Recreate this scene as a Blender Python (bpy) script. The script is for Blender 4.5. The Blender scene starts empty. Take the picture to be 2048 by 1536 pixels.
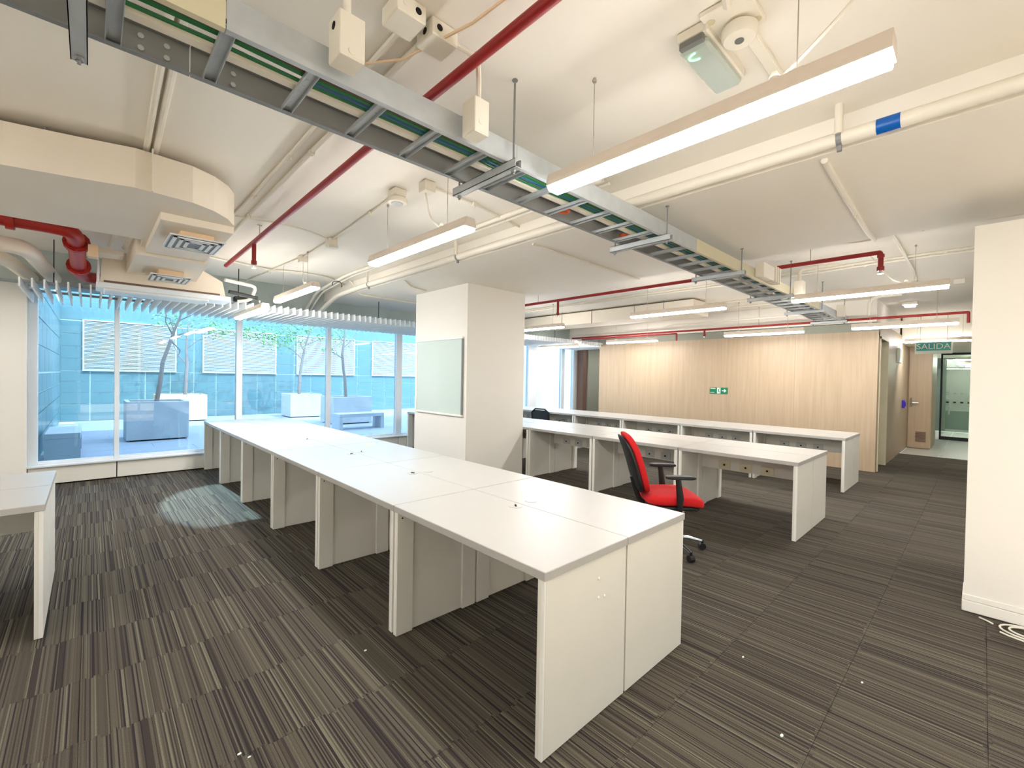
import bpy, bmesh, math, random
from mathutils import Vector, Matrix
random.seed(7)
C = bpy.context.scene.collection
PI = math.pi
sc = bpy.context.scene

# ------------------------------------------------------------------ camera, world, sun, exposure
cam = bpy.data.cameras.new('camera'); cam.sensor_width = 36; cam.lens = 890.6 / 2048 * 36; cam.clip_start = 0.03
camo = bpy.data.objects.new('camera', cam); C.objects.link(camo)
YAW, PITCH, ROLL = 0.7584, -0.0137, 0.0178
fw = Vector((math.sin(YAW) * math.cos(PITCH), math.cos(YAW) * math.cos(PITCH), math.sin(PITCH)))
rt = Vector((math.cos(YAW), -math.sin(YAW), 0)); upv = rt.cross(fw)
r2 = rt * math.cos(ROLL) + upv * math.sin(ROLL); u2 = -rt * math.sin(ROLL) + upv * math.cos(ROLL)
mm = Matrix((r2, u2, -fw)).transposed().to_4x4(); mm.translation = (0, 0, 1.4964)
camo.matrix_world = mm
sc.camera = camo
w = bpy.data.worlds.new('sky'); sc.world = w; w.use_nodes = True
nt = w.node_tree; bg = nt.nodes['Background']
sky = nt.nodes.new('ShaderNodeTexSky'); sky.sky_type = 'NISHITA'; sky.sun_disc = False
sky.sun_elevation = math.radians(52); sky.sun_rotation = math.radians(200); sky.ozone_density = 2.0
hs = nt.nodes.new('ShaderNodeHueSaturation'); hs.inputs['Saturation'].default_value = 0.52
nt.links.new(sky.outputs[0], hs.inputs['Color']); nt.links.new(hs.outputs[0], bg.inputs[0]); bg.inputs[1].default_value = 0.85
sun = bpy.data.lights.new('sun', 'SUN'); sun.energy = 3.0; sun.angle = math.radians(0.6); sun.color = (0.88, 0.95, 1.0)
suno = bpy.data.objects.new('sun', sun); C.objects.link(suno)
suno.rotation_euler = Vector((-0.30, 0.53, -0.79)).to_track_quat('-Z', 'Y').to_euler(); suno.location = (0, -4, 14)
# spot lamp added to stand in for sunlight reflected by glazing opposite
gl = bpy.data.lights.new('reflected_sun_stand_in', 'SPOT'); gl.energy = 19000; gl.spot_size = math.radians(5.4); gl.spot_blend = 0.15
gl.shadow_soft_size = 0.05; gl.color = (0.82, 0.95, 1.0)
glo = bpy.data.objects.new('reflected_sun_stand_in', gl); C.objects.link(glo); glo.location = (0.7, 17.6, 9.4)
glo.rotation_euler = (Vector((1.22, 6.0, 0)) - Vector(glo.location)).to_track_quat('-Z', 'Y').to_euler()
LAMP = 24.0
FILL_UP = 0.28  # strength of the fill light added above each lamp
sc.view_settings.view_transform = 'Standard'; sc.view_settings.look = 'None'
sc.view_settings.exposure = 1.78; sc.view_settings.gamma = 1; sc.view_settings.use_curve_mapping = False
sc.cycles.use_denoising = True
sc.cycles.max_bounces = 10; sc.cycles.diffuse_bounces = 6; sc.cycles.transparent_max_bounces = 16
sc.cycles.sample_clamp_indirect = 6.0
sc.cycles.caustics_reflective = False; sc.cycles.caustics_refractive = False

# ------------------------------------------------------------------ materials
def srgb(r, g, b):
    f = lambda c: (c / 255 / 12.92) if c / 255 <= 0.04045 else ((c / 255 + 0.055) / 1.055) ** 2.4
    return (f(r), f(g), f(b), 1)
def mat(name, col, rough=0.5, metal=0.0, var=0.06, scale=6.0, bump=0.0, bscale=60.0, spec=0.5, coat=0.0, stretch=None):
    m = bpy.data.materials.new(name); m.use_nodes = True; n = m.node_tree.nodes; l = m.node_tree.links
    p = n['Principled BSDF']; p.inputs['Roughness'].default_value = rough; p.inputs['Metallic'].default_value = metal
    p.inputs['Specular IOR Level'].default_value = spec; p.inputs['Coat Weight'].default_value = coat
    tc = n.new('ShaderNodeTexCoord'); no = n.new('ShaderNodeTexNoise'); no.inputs['Scale'].default_value = scale; no.inputs['Detail'].default_value = 4
    src = tc.outputs['Object']
    if stretch:
        mp = n.new('ShaderNodeMapping'); mp.inputs['Scale'].default_value = stretch; l.new(src, mp.inputs[0]); src = mp.outputs[0]
    l.new(src, no.inputs['Vector'])
    mx = n.new('ShaderNodeMix'); mx.data_type = 'RGBA'
    c = srgb(*col); lo = tuple(max(0, k * (1 - var)) for k in c[:3]) + (1,); hi = tuple(min(1, k * (1 + var)) for k in c[:3]) + (1,)
    mx.inputs[6].default_value = lo; mx.inputs[7].default_value = hi
    l.new(no.outputs['Fac'], mx.inputs[0]); l.new(mx.outputs[2], p.inputs['Base Color'])
    if bump:
        nb = n.new('ShaderNodeTexNoise'); nb.inputs['Scale'].default_value = bscale; l.new(src, nb.inputs['Vector'])
        bp = n.new('ShaderNodeBump'); bp.inputs['Strength'].default_value = bump; bp.inputs['Distance'].default_value = 0.01
        l.new(nb.outputs['Fac'], bp.inputs['Height']); l.new(bp.outputs[0], p.inputs['Normal'])
    return m
def emit(name, col, s):
    m = bpy.data.materials.new(name); m.use_nodes = True; n = m.node_tree.nodes
    p = n['Principled BSDF']; p.inputs['Base Color'].default_value = (0.8, 0.8, 0.8, 1)
    p.inputs['Emission Color'].default_value = col; p.inputs['Emission Strength'].default_value = s
    return m
M = {}
M['white_lam'] = mat('white laminate', (180, 178, 174), 0.32, var=0.02, spec=0.5)
M['panel_lam'] = mat('light laminate side', (228, 225, 216), 0.42, var=0.02)
M['edge'] = mat('white edge band', (240, 239, 234), 0.35, var=0.02)
M['ceil'] = mat('painted concrete ceiling', (241, 236, 226), 0.75, var=0.03, scale=1.1, bump=0.25, bscale=9)
M['wall'] = mat('white wall paint', (236, 232, 224), 0.7, var=0.02, scale=2, bump=0.05, bscale=80)
M['pipew'] = mat('white painted pipe', (232, 226, 212), 0.5, var=0.03)
M['boxw'] = mat('white painted box', (236, 230, 216), 0.55, var=0.03)
M['duct'] = mat('white painted sheet duct', (234, 224, 208), 0.6, var=0.04, scale=2)
M['red'] = mat('red pipe paint', (146, 20, 20), 0.45, var=0.12, scale=12)
M['redbig'] = mat('red pipe gloss', (168, 32, 22), 0.4, var=0.2, scale=8)
M['galv'] = mat('galvanised steel', (190, 196, 200), 0.4, metal=0.25, var=0.12, scale=14)
M['galvd'] = mat('galvanised steel dull', (140, 143, 144), 0.55, metal=0.2, var=0.1, scale=9)
M['black'] = mat('black plastic', (20, 20, 21), 0.5, var=0.2)
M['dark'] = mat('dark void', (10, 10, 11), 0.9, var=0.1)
M['redfab'] = mat('red chair fabric', (206, 18, 22), 0.85, var=0.12, scale=40, bump=0.35, bscale=420)
M['chrome'] = mat('chrome', (220, 222, 224), 0.12, metal=1.0, var=0.02)
M['grey'] = mat('grey plastic', (120, 122, 120), 0.5, var=0.06)
M['sock'] = mat('grey socket plate', (196, 198, 196), 0.45, var=0.04)
M['cream'] = mat('cream socket plate', (222, 212, 182), 0.45, var=0.04)
M['concr'] = mat('grey concrete beam', (176, 186, 182), 0.85, var=0.14, scale=3, bump=0.3, bscale=20)
M['conc2'] = mat('cast concrete planter', (196, 202, 208), 0.85, var=0.18, scale=3.5, bump=0.3, bscale=30)
M['conc3'] = mat('sandy concrete planter', (222, 206, 168), 0.85, var=0.16, scale=3, bump=0.3, bscale=30)
M['tile'] = mat('blue green wall tile', (104, 140, 148), 0.42, var=0.10, scale=1.2)
M['backing'] = mat('dark teal window backing', (58, 96, 112), 0.5, var=0.05)
M['grout'] = mat('white grout', (226, 238, 240), 0.8, var=0.04)
M['pave'] = mat('courtyard paving', (168, 174, 188), 0.7, var=0.08, scale=3, bump=0.1)
M['alu'] = mat('white aluminium frame', (226, 232, 236), 0.35, var=0.02)
M['slatw'] = mat('white louvre slat', (240, 243, 243), 0.5, var=0.02)
M['bark'] = mat('tree bark', (150, 138, 136), 0.85, var=0.2, scale=20, bump=0.4)
M['leaf'] = mat('leaf', (120, 176, 96), 0.6, var=0.3, scale=5)
M['blue'] = mat('blue adhesive tape', (0, 92, 180), 0.35, var=0.08)
M['green'] = mat('green sign', (0, 122, 84), 0.4, var=0.05)
M['signw'] = mat('sign white', (236, 246, 238), 0.4, var=0.02)
M['teal'] = mat('teal sign face', (20, 165, 155), 0.35, var=0.05)
M['cg'] = mat('green cable', (30, 110, 62), 0.5, var=0.15); M['cb'] = mat('blue cable', (40, 92, 130), 0.5, var=0.15)
M['cn'] = mat('brown cable', (92, 52, 40), 0.5, var=0.15); M['cd'] = mat('dark green cable', (14, 58, 48), 0.5, var=0.15); M['co'] = mat('orange cable', (210, 90, 40), 0.5, var=0.1)
M['ftile'] = mat('pale grey floor tile', (196, 196, 190), 0.25, var=0.05, scale=3)
M['gwall'] = mat('grey green wall', (146, 148, 136), 0.7, var=0.06, scale=2)
M['shadewall'] = mat('store wall darkened for shade', (58, 58, 46), 0.7, var=0.08, scale=2)  # dark colour stands in for shade inside the store
M['brown'] = mat('brown timber strip', (112, 86, 74), 0.6, var=0.1)
M['violet'] = mat('violet plastic', (52, 36, 190), 0.4, var=0.1)
M['lampbody'] = mat('lamp housing', (226, 214, 200), 0.5, var=0.03)
M['wire'] = mat('steel wire', (176, 168, 154), 0.5, metal=0.1, var=0.05)
M['peach'] = mat('peach sticker', (236, 206, 170), 0.6, var=0.05)
M['beigep'] = mat('beige trunking', (214, 206, 176), 0.55, var=0.05)
M['diff'] = emit('lamp diffuser', (1.0, 0.975, 0.94, 1), LAMP)
M['led'] = emit('green led', (0.1, 1.0, 0.35, 1), 3.0)
M['emled'] = emit('lit emergency lamp', (1.0, 0.92, 0.95, 1), 6.0)
M['lens'] = mat('clear grey lens', (178, 188, 180), 0.15, var=0.04, coat=0.4)
M['greenglass'] = mat('far room dark green wall', (96, 112, 102), 0.4, var=0.15, scale=2)

def wood():
    m = bpy.data.materials.new('pale wood laminate'); m.use_nodes = True; n = m.node_tree.nodes; l = m.node_tree.links
    p = n['Principled BSDF']; p.inputs['Roughness'].default_value = 0.45
    tc = n.new('ShaderNodeTexCoord'); mp = n.new('ShaderNodeMapping'); mp.inputs['Scale'].default_value = (16, 16, 0.7); l.new(tc.outputs['Object'], mp.inputs[0])
    a = n.new('ShaderNodeTexNoise'); a.inputs['Scale'].default_value = 1.6; a.inputs['Detail'].default_value = 8; a.inputs['Roughness'].default_value = 0.65; l.new(mp.outputs[0], a.inputs['Vector'])
    r = n.new('ShaderNodeValToRGB'); r.color_ramp.elements[0].position = 0.3; r.color_ramp.elements[0].color = srgb(174, 153, 127); r.color_ramp.elements[1].position = 0.72; r.color_ramp.elements[1].color = srgb(188, 168, 142)
    e = r.color_ramp.elements.new(0.5); e.color = srgb(181, 160, 134)
    l.new(a.outputs['Fac'], r.inputs[0]); l.new(r.outputs[0], p.inputs['Base Color'])
    return m
M['wood'] = wood()
def carpet():
    m = bpy.data.materials.new('striped carpet'); m.use_nodes = True; n = m.node_tree.nodes; l = m.node_tree.links
    p = n['Principled BSDF']; p.inputs['Roughness'].default_value = 0.95; p.inputs['Specular IOR Level'].default_value = 0.15
    geo = n.new('ShaderNodeNewGeometry'); sx = n.new('ShaderNodeSeparateXYZ'); l.new(geo.outputs['Position'], sx.inputs[0])
    def ma(op, a, b=None, c=None):
        q = n.new('ShaderNodeMath'); q.operation = op
        for i, v in enumerate((a, b, c)):
            if v is None: continue
            if isinstance(v, (int, float)): q.inputs[i].default_value = v
            else: l.new(v, q.inputs[i])
        return q.outputs[0]
    v0 = n.new('ShaderNodeTexVoronoi'); v0.voronoi_dimensions = '1D'; v0.inputs['Scale'].default_value = 55; l.new(sx.outputs[0], v0.inputs['W'])
    s0 = n.new('ShaderNodeSeparateColor'); l.new(v0.outputs['Color'], s0.inputs[0])
    yj = ma('MULTIPLY_ADD', ma('SUBTRACT', s0.outputs[0], 0.5), 0.035, sx.outputs[1])
    ix = ma('FLOOR', ma('DIVIDE', ma('ADD', sx.outputs[0], 0.03), 0.5)); iy = ma('FLOOR', ma('DIVIDE', ma('SUBTRACT', yj, 0.45), 0.5))
    cv = n.new('ShaderNodeCombineXYZ'); l.new(ix, cv.inputs[0]); l.new(iy, cv.inputs[1])
    wn = n.new('ShaderNodeTexWhiteNoise'); wn.noise_dimensions = '2D'; l.new(cv.outputs[0], wn.inputs['Vector'])
    W = ma('MULTIPLY_ADD', wn.outputs['Value'], 37.0, sx.outputs[0])
    v = n.new('ShaderNodeTexVoronoi'); v.voronoi_dimensions = '1D'; v.inputs['Scale'].default_value = 195; v.inputs['Randomness'].default_value = 1.0; l.new(W, v.inputs['W'])
    s = n.new('ShaderNodeSeparateColor'); l.new(v.outputs['Color'], s.inputs[0])
    r = n.new('ShaderNodeValToRGB'); cr = r.color_ramp; cr.interpolation = 'CONSTANT'
    cols = [(0.0, (46, 41, 43)), (0.09, (60, 53, 50)), (0.24, (76, 69, 61)), (0.40, (85, 80, 70)), (0.56, (80, 74, 66)), (0.70, (88, 83, 73)), (0.84, (97, 92, 80)), (0.95, (112, 108, 92))]
    cr.elements[0].position = 0; cr.elements[0].color = srgb(*cols[0][1]); cr.elements[1].position = cols[1][0]; cr.elements[1].color = srgb(*cols[1][1])
    for q, cc in cols[2:]:
        e = cr.elements.new(q); e.color = srgb(*cc)
    l.new(s.outputs[0], r.inputs[0])
    # big soft patches of warmer and greener yarn, plus pile grain
    no = n.new('ShaderNodeTexNoise'); no.inputs['Scale'].default_value = 260; l.new(geo.outputs['Position'], no.inputs['Vector'])
    mx = n.new('ShaderNodeMix'); mx.data_type = 'RGBA'; mx.blend_type = 'MULTIPLY'; mx.inputs[0].default_value = 1.0
    mr = n.new('ShaderNodeMapRange'); mr.inputs[1].default_value = 0.3; mr.inputs[2].default_value = 0.7; mr.inputs[3].default_value = 0.75; mr.inputs[4].default_value = 1.2
    l.new(no.outputs['Fac'], mr.inputs[0]); l.new(r.outputs[0], mx.inputs[6]); l.new(mr.outputs[0], mx.inputs[7]); l.new(mx.outputs[2], p.inputs['Base Color'])
    bp = n.new('ShaderNodeBump'); bp.inputs['Strength'].default_value = 0.4; bp.inputs['Distance'].default_value = 0.004; l.new(no.outputs['Fac'], bp.inputs['Height']); l.new(bp.outputs[0], p.inputs['Normal'])
    return m
M['carpet'] = carpet()
M['bouncefloor'] = mat('pale bounce floor', (244, 232, 212), 0.5, var=0.08, scale=3)  # pale so the unseen floor bounces light upward
def glass(name, tint, boost=1.0):
    m = bpy.data.materials.new(name); m.use_nodes = True; n = m.node_tree.nodes; l = m.node_tree.links
    n.remove(n['Principled BSDF']); o = n['Material Output']
    tr = n.new('ShaderNodeBsdfTransparent'); tr.inputs[0].default_value = tint
    g = n.new('ShaderNodeBsdfGlossy'); g.inputs['Roughness'].default_value = 0.0; g.inputs[0].default_value = (1, 1, 1, 1)
    f = n.new('ShaderNodeFresnel'); ge = n.new('ShaderNodeNewGeometry'); io = n.new('ShaderNodeMapRange')
    io.inputs[3].default_value = 1.5; io.inputs[4].default_value = 1 / 1.5; l.new(ge.outputs['Backfacing'], io.inputs[0]); l.new(io.outputs[0], f.inputs[0])
    k = n.new('ShaderNodeMath'); k.operation = 'MULTIPLY'; k.inputs[1].default_value = boost; l.new(f.outputs[0], k.inputs[0])
    mx = n.new('ShaderNodeMixShader'); l.new(k.outputs[0], mx.inputs[0]); l.new(tr.outputs[0], mx.inputs[1]); l.new(g.outputs[0], mx.inputs[2]); l.new(mx.outputs[0], o.inputs[0])
    return m
M['glass'] = glass('window glass', (0.56, 0.655, 0.69, 1), 1.2)
M['fillglass'] = glass('fill window glass', (0.60, 0.575, 0.545, 1))  # tint warms the fill daylight let in behind the camera
M['glass2'] = glass('partition glass', (0.84, 0.92, 0.86, 1), 2.2)

# ------------------------------------------------------------------ geometry helpers
class MB:
    def __init__(s): s.bm = bmesh.new()
    def box(s, x0, x1, y0, y1, z0, z1, bev=0.0, mtx=None):
        g = bmesh.ops.create_cube(s.bm, size=1)
        vs = g['verts']
        for v in vs:
            v.co = Vector((x0 + (v.co.x + .5) * (x1 - x0), y0 + (v.co.y + .5) * (y1 - y0), z0 + (v.co.z + .5) * (z1 - z0)))
        if bev:
            es = list({e for v in vs for e in v.link_edges})
            r = bmesh.ops.bevel(s.bm, geom=es, offset=bev, segments=1, affect='EDGES', profile=0.5)
            vs = r['verts'] if not mtx else list({v for f in r['faces'] for v in f.verts} | {v for v in vs if v.is_valid})
        if mtx: bmesh.ops.transform(s.bm, matrix=mtx, verts=[v for v in vs if v.is_valid])
        return s
    def prism(s, poly, z0, z1):
        b = [s.bm.verts.new((x, y, z0)) for x, y in poly]; t = [s.bm.verts.new((x, y, z1)) for x, y in poly]
        n = len(poly)
        f = s.bm.faces.new(b); g = s.bm.faces.new(list(reversed(t)))
        for i in range(n): s.bm.faces.new((b[i], t[i], t[(i + 1) % n], b[(i + 1) % n]))
        bmesh.ops.recalc_face_normals(s.bm, faces=s.bm.faces[:]); return s
    def tube(s, pts, r, n=8, rad=None):
        pts = [Vector(p) for p in pts]; rings = []
        prev = None
        for i, p in enumerate(pts):
            d = (pts[min(i + 1, len(pts) - 1)] - pts[max(i - 1, 0)]).normalized()
            if prev is None:
                a = Vector((0, 0, 1)) if abs(d.z) < 0.9 else Vector((1, 0, 0)); u = d.cross(a).normalized()
            else:
                u = (prev - d * prev.dot(d)).normalized()
            prev = u; v = d.cross(u); rr = r if rad is None else rad[i]
            rings.append([s.bm.verts.new(p + (u * math.cos(t) + v * math.sin(t)) * rr) for t in [2 * PI * k / n for k in range(n)]])
        for a, b in zip(rings, rings[1:]):
            for k in range(n): s.bm.faces.new((a[k], a[(k + 1) % n], b[(k + 1) % n], b[k]))
        s.bm.faces.new(list(reversed(rings[0]))); s.bm.faces.new(rings[-1]); return s
    def lathe(s, prof, c, axis='z', n=20):
        rings = []
        for r, h in prof:
            ring = []
            for k in range(n):
                t = 2 * PI * k / n; q = (r * math.cos(t), r * math.sin(t), h)
                if axis == 'x': q = (q[2], q[0], q[1])
                elif axis == 'y': q = (q[1], q[2], q[0])
                ring.append(s.bm.verts.new(Vector(c) + Vector(q)))
            rings.append(ring)
        for a, b in zip(rings, rings[1:]):
            for k in range(n): s.bm.faces.new((a[k], a[(k + 1) % n], b[(k + 1) % n], b[k]))
        s.bm.faces.new(list(reversed(rings[0]))); s.bm.faces.new(rings[-1]); return s
    def sup(s, a, e1=0.35, e2=0.35, nu=24, nv=12, f=None):
        P = lambda t, e: math.copysign(abs(t) ** e, t)
        rings = []
        for j in range(1, nv):
            ph = -PI / 2 + PI * j / nv; ring = []
            for i in range(nu):
                th = 2 * PI * i / nu
                q = Vector((a[0] * P(math.cos(ph), e1) * P(math.cos(th), e2), a[1] * P(math.cos(ph), e1) * P(math.sin(th), e2), a[2] * P(math.sin(ph), e1)))
                ring.append(s.bm.verts.new(f(q) if f else q))
            rings.append(ring)
        for x, y in zip(rings, rings[1:]):
            for k in range(nu): s.bm.faces.new((x[k], x[(k + 1) % nu], y[(k + 1) % nu], y[k]))
        s.bm.faces.new(list(reversed(rings[0]))); s.bm.faces.new(rings[-1]); return s
    def mesh(s, name, off=(0, 0, 0)):
        off = Vector(off)
        if off.length: bmesh.ops.translate(s.bm, verts=s.bm.verts[:], vec=-off)
        bmesh.ops.recalc_face_normals(s.bm, faces=s.bm.faces[:])
        me = bpy.data.meshes.new(name); s.bm.to_mesh(me); s.bm.free(); return me
def wloc(o):
    v = Vector((0, 0, 0))
    while o is not None: v += o.location; o = o.parent
    return v
def build(mb, name, m, parent=None, loc=None, smooth=False):
    base = wloc(parent) if parent is not None else Vector((0, 0, 0))
    l = Vector(loc) if loc is not None else base
    me = mb.mesh(name, l); me.materials.append(M[m] if isinstance(m, str) else m)
    if smooth:
        for p in me.polygons: p.use_smooth = True
        try: me.set_sharp_from_angle(angle=math.radians(40))
        except Exception: pass
    o = bpy.data.objects.new(name, me); C.objects.link(o); o.location = l - base; o.parent = parent
    return o
def tag(o, label, cat, group=None):
    o['label'] = label; o['category'] = cat
    if group: o['group'] = group
    return o
def thing(name, label, cat, loc=(0, 0, 0), group=None):
    o = bpy.data.objects.new(name, None); C.objects.link(o); o.location = loc; o.empty_display_size = 0.1
    return tag(o, label, cat, group)
def struct(mb, name, m, loc=None, parent=None, smooth=False):
    o = build(mb, name, m, parent, loc, smooth)
    if parent is None: o['kind'] = 'structure'
    return o
def dup(root, loc, rz=0, label=None):
    r = root.copy(); C.objects.link(r); r.location = loc; r.rotation_euler = (0, 0, rz)
    if label: r['label'] = label
    for ch in list(root.children):
        c = ch.copy(); C.objects.link(c); c.parent = r
        for g in list(ch.children):
            d = g.copy(); C.objects.link(d); d.parent = c
    return r
def arc(p0, p1, p2, n=6):
    "quadratic corner between p0 and p2 around p1"
    p0, p1, p2 = Vector(p0), Vector(p1), Vector(p2)
    return [(1 - t) ** 2 * p0 + 2 * t * (1 - t) * p1 + t * t * p2 for t in [k / n for k in range(n + 1)]]
def smoothline(pts, rad=0.08, n=5):
    pts = [Vector(p) for p in pts]; out = [pts[0]]
    for a, b, c in zip(pts, pts[1:], pts[2:]):
        d1 = min(rad, (b - a).length * .45); d2 = min(rad, (c - b).length * .45)
        out += arc(b + (a - b).normalized() * d1, b, b + (c - b).normalized() * d2, n)
    return out + [pts[-1]]

ZC = 2.95       # ceiling
ZB = 2.765      # lowered band
# ------------------------------------------------------------------ room shell
fl = struct(MB().box(-3.3, 12.9, -3.3, 8.4, -0.15, -0.006), 'floor', 'carpet')
tm = MB().box(-0.2492, 0.2492, -0.2492, 0.2492, -0.006, 0.0).mesh('carpet_tile'); tm.materials.append(M['carpet'])
cells = []
for i in range(-7, 26):
    for j in range(-8, 17):
        x0, y0 = -0.03 + 0.5 * i, 0.45 + 0.5 * j
        if x0 + .5 > 12.9 or y0 + .5 > 8.4 or x0 < -3.3 or y0 < -0.6: continue
        cx, cy = x0 + .25, y0 + .25
        dpt = fw.x * cx + fw.y * cy; side = rt.x * cx + rt.y * cy
        vis = dpt > 0.9 and abs(side) < 1.25 * dpt + 0.5
        cells.append((0 if vis else 1, math.hypot(cx, cy), cx, cy))
cells.sort()
far = MB()
for k, (v, d, cx, cy) in enumerate(cells):
    if k < 298:
        o = bpy.data.objects.new('carpet_tile', tm); C.objects.link(o); o.parent = fl; o.location = (cx, cy, 0)
    else: far.box(cx - .2492, cx + .2492, cy - .2492, cy + .2492, -0.006, 0.0)
o = build(far, 'far_carpet_tiles', 'carpet', fl); o['kind'] = 'stuff'
fc = struct(MB().box(12.9, 20.5, -3.3, 2.0, -0.15, -0.004), 'floor_corridor', 'grout')
ft = MB().box(-0.297, 0.297, -0.297, 0.297, -0.004, 0.0).mesh('floor_tile'); ft.materials.append(M['ftile'])
for i in range(12):
    for j in range(4):
        o = bpy.data.objects.new('floor_tile', ft); C.objects.link(o); o.parent = fc; o.location = (13.2 + .6 * i, 0.9 - .6 * j, 0)
struct(MB().box(-3.3, 20.5, -3.3, 8.0, ZC, ZC + .25), 'ceiling', 'ceil')
struct(MB().box(2.95, 4.95, -3.3, 7.9, ZB, ZC), 'ceiling_beam', 'ceil')
struct(MB().box(-3.3, 13.0, 7.9, 8.5, 2.56, ZC), 'beam', 'concr')
struct(MB().box(-3.3, 14.0, 8.0, 8.5, ZC, 9.2), 'wall_upper', 'wall')
struct(MB().box(-3.3, -0.58, 8.22, 8.5, 0, 2.56), 'wall_end', 'wall')
struct(MB().box(-3.45, -3.3, -3.45, 8.5, 0, ZC), 'wall_left', 'wall')
wbk = struct(MB().box(-3.3, 20.5, -3.45, -3.3, 0, .12).box(-3.3, 20.5, -3.45, -3.3, 2.75, ZC).box(4.2, 20.5, -3.45, -3.3, .12, 2.75), 'wall_back', 'wall')  # glazed opening added out of view to let in fill daylight
for x in (-3.3, -1.8, -.3, 1.2, 2.7, 4.1): build(MB().box(x, x + .07, -3.43, -3.33, .12, 2.75), 'fill_window_mullion', 'alu', wbk)
build(MB().box(-3.3, 4.2, -3.39, -3.38, .12, 2.75), 'pane', 'fillglass', wbk)  # added pane, tinted to warm the fill daylight
struct(MB().box(-3.3, 4.2, -3.3, -0.55, -0.1, 0.004), 'floor_bounce', 'bouncefloor')  # unseen pale floor added to bounce sunlight onto the ceiling
# white pillar with a glass board
struct(MB().box(3.69, 4.78, 4.79, 6.10, 0, ZB), 'pillar', 'wall')
# partition at the near right with a two-piece skirting
struct(MB().box(4.235, 5.3, -3.3, 0.055, 0, 2.55), 'wall_right', 'wall')
sk = struct(MB().box(4.222, 4.235, -3.3, 0.062, 0.004, 0.075, 0.003).box(4.235, 4.6, 0.055, 0.062, 0.004, 0.075), 'baseboard_right', 'wall')
build(MB().box(4.226, 4.235, -3.3, 0.06, 0.077, 0.115, 0.003), 'cap_strip', 'wall', sk)
# timber clad wall at the far side: five boards
ww = struct(MB().box(9.66, 9.74, 1.22, 6.86, 0.02, 2.55), 'wall_far', 'gwall')
for k, (a, b) in enumerate(((1.215, 2.43), (2.4315, 3.65), (3.6515, 4.87), (4.8715, 6.09), (6.0915, 6.86))):
    build(MB().box(9.62, 9.66, a, b, 0.01, 2.40), 'timber_panel', 'wood', ww)
struct(MB().box(9.66, 20.5, 1.25, 7.9, 2.56, ZC), 'ceiling_bulkhead', 'ceil')
# corridor: return wall with a dark doorway, door, glass screen, far room
rw = struct(MB().box(9.74, 9.80, 1.215, 1.33, 0, 2.40).box(10.75, 14.2, 1.215, 1.42, 0, 2.32).box(9.74, 14.2, 1.215, 1.33, 2.32, 2.56), 'wall_corridor', 'wood')
build(MB().box(9.80, 9.84, 1.20, 1.34, 0, 2.32).box(10.71, 10.75, 1.20, 1.43, 0, 2.32).box(9.80, 10.75, 1.20, 1.34, 2.28, 2.32), 'doorway_trim', 'beigep', rw)
struct(MB().box(9.74, 14.0, 2.6, 2.7, 0, 2.56).box(13.9, 14.0, 1.33, 2.6, 0, 2.56), 'wall_store', 'shadewall')  # coloured dark so the space behind the doorway looks unlit
d1 = struct(MB().box(11.9, 11.95, 1.45, 2.5, 0.0, 2.2), 'wall_store_divider', 'dark')  # dark colour stands in for shade inside the store
bw = struct(MB().box(14.2, 15.7, 0.80, 1.33, 0, 2.45), 'wall_corridor_end', 'wood')
dr = struct(MB().box(14.165, 14.2, 0.81, 1.20, 0.02, 2.30, 0.003), 'door_1', 'wood')
vg = MB()
for k in range(7): vg.box(14.155, 14.165, 0.88, 1.06, 0.17 + .035 * k, 0.19 + .035 * k)
build(vg, 'vent_grille', 'brown', dr)
hd = build(MB().box(14.10, 14.165, 1.13, 1.15, 1.02, 1.20, 0.004), 'handle_plate', 'chrome', dr)
build(MB().tube([(14.165, 1.13, 1.08), (14.11, 1.13, 1.08), (14.11, 1.02, 1.08)], 0.01), 'lever', 'chrome', hd)
tag(build(MB().box(13.05, 13.10, 1.165, 1.215, 0.98, 1.16, 0.008).box(13.06, 13.09, 1.15, 1.165, 1.02, 1.12, 0.006), 'access_reader', 'violet', loc=(13.05, 1.2, 0.98)), 'violet blue access box on the timber wall beside the corridor door', 'reader')
tag(build(MB().box(12.0, 12.4, 1.17, 1.215, 1.95, 2.25, 0.004), 'closer_box', 'signw', loc=(12.2, 1.2, 1.95)), 'small white box high on the timber wall under the corridor lamp', 'box')
struct(MB().box(12.75, 20.5, -3.3, 1.215, 2.40, ZC), 'ceiling_corridor', 'ceil')
# glass screen at the corridor end with a manifestation strip
gs = thing('glass_screen', 'clear glass office screen at the end of the corridor with two dotted bands', 'screen', (17.2, -0.4, 0))
build(MB().box(17.19, 17.21, -2.4, 0.8, 0.08, 2.4), 'pane', 'glass2', gs)
build(MB().box(17.17, 17.23, -2.4, 0.8, 0, 0.09), 'bottom_rail', 'black', gs)
build(MB().box(17.17, 17.23, -2.4, 0.8, 2.34, 2.40).box(17.17, 17.23, 0.76, 0.80, 0.09, 2.34), 'frame', 'black', gs)
dm = MB()
for k in range(16):
    dm.box(17.18, 17.188, 0.62 - .14 * k, 0.68 - .14 * k, 1.26, 1.30)
build(dm, 'white_dots', 'signw', gs)
dm = MB()
for k in range(16):
    dm.box(17.18, 17.188, 0.62 - .14 * k, 0.68 - .14 * k, 1.02, 1.06)
build(dm, 'dark_dots', 'black', gs)
struct(MB().box(20.4, 20.5, -3.3, 7.9, 0, ZC).box(15.7, 20.4, 1.25, 1.33, 0, 2.56), 'wall_far_room', 'greenglass')
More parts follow.
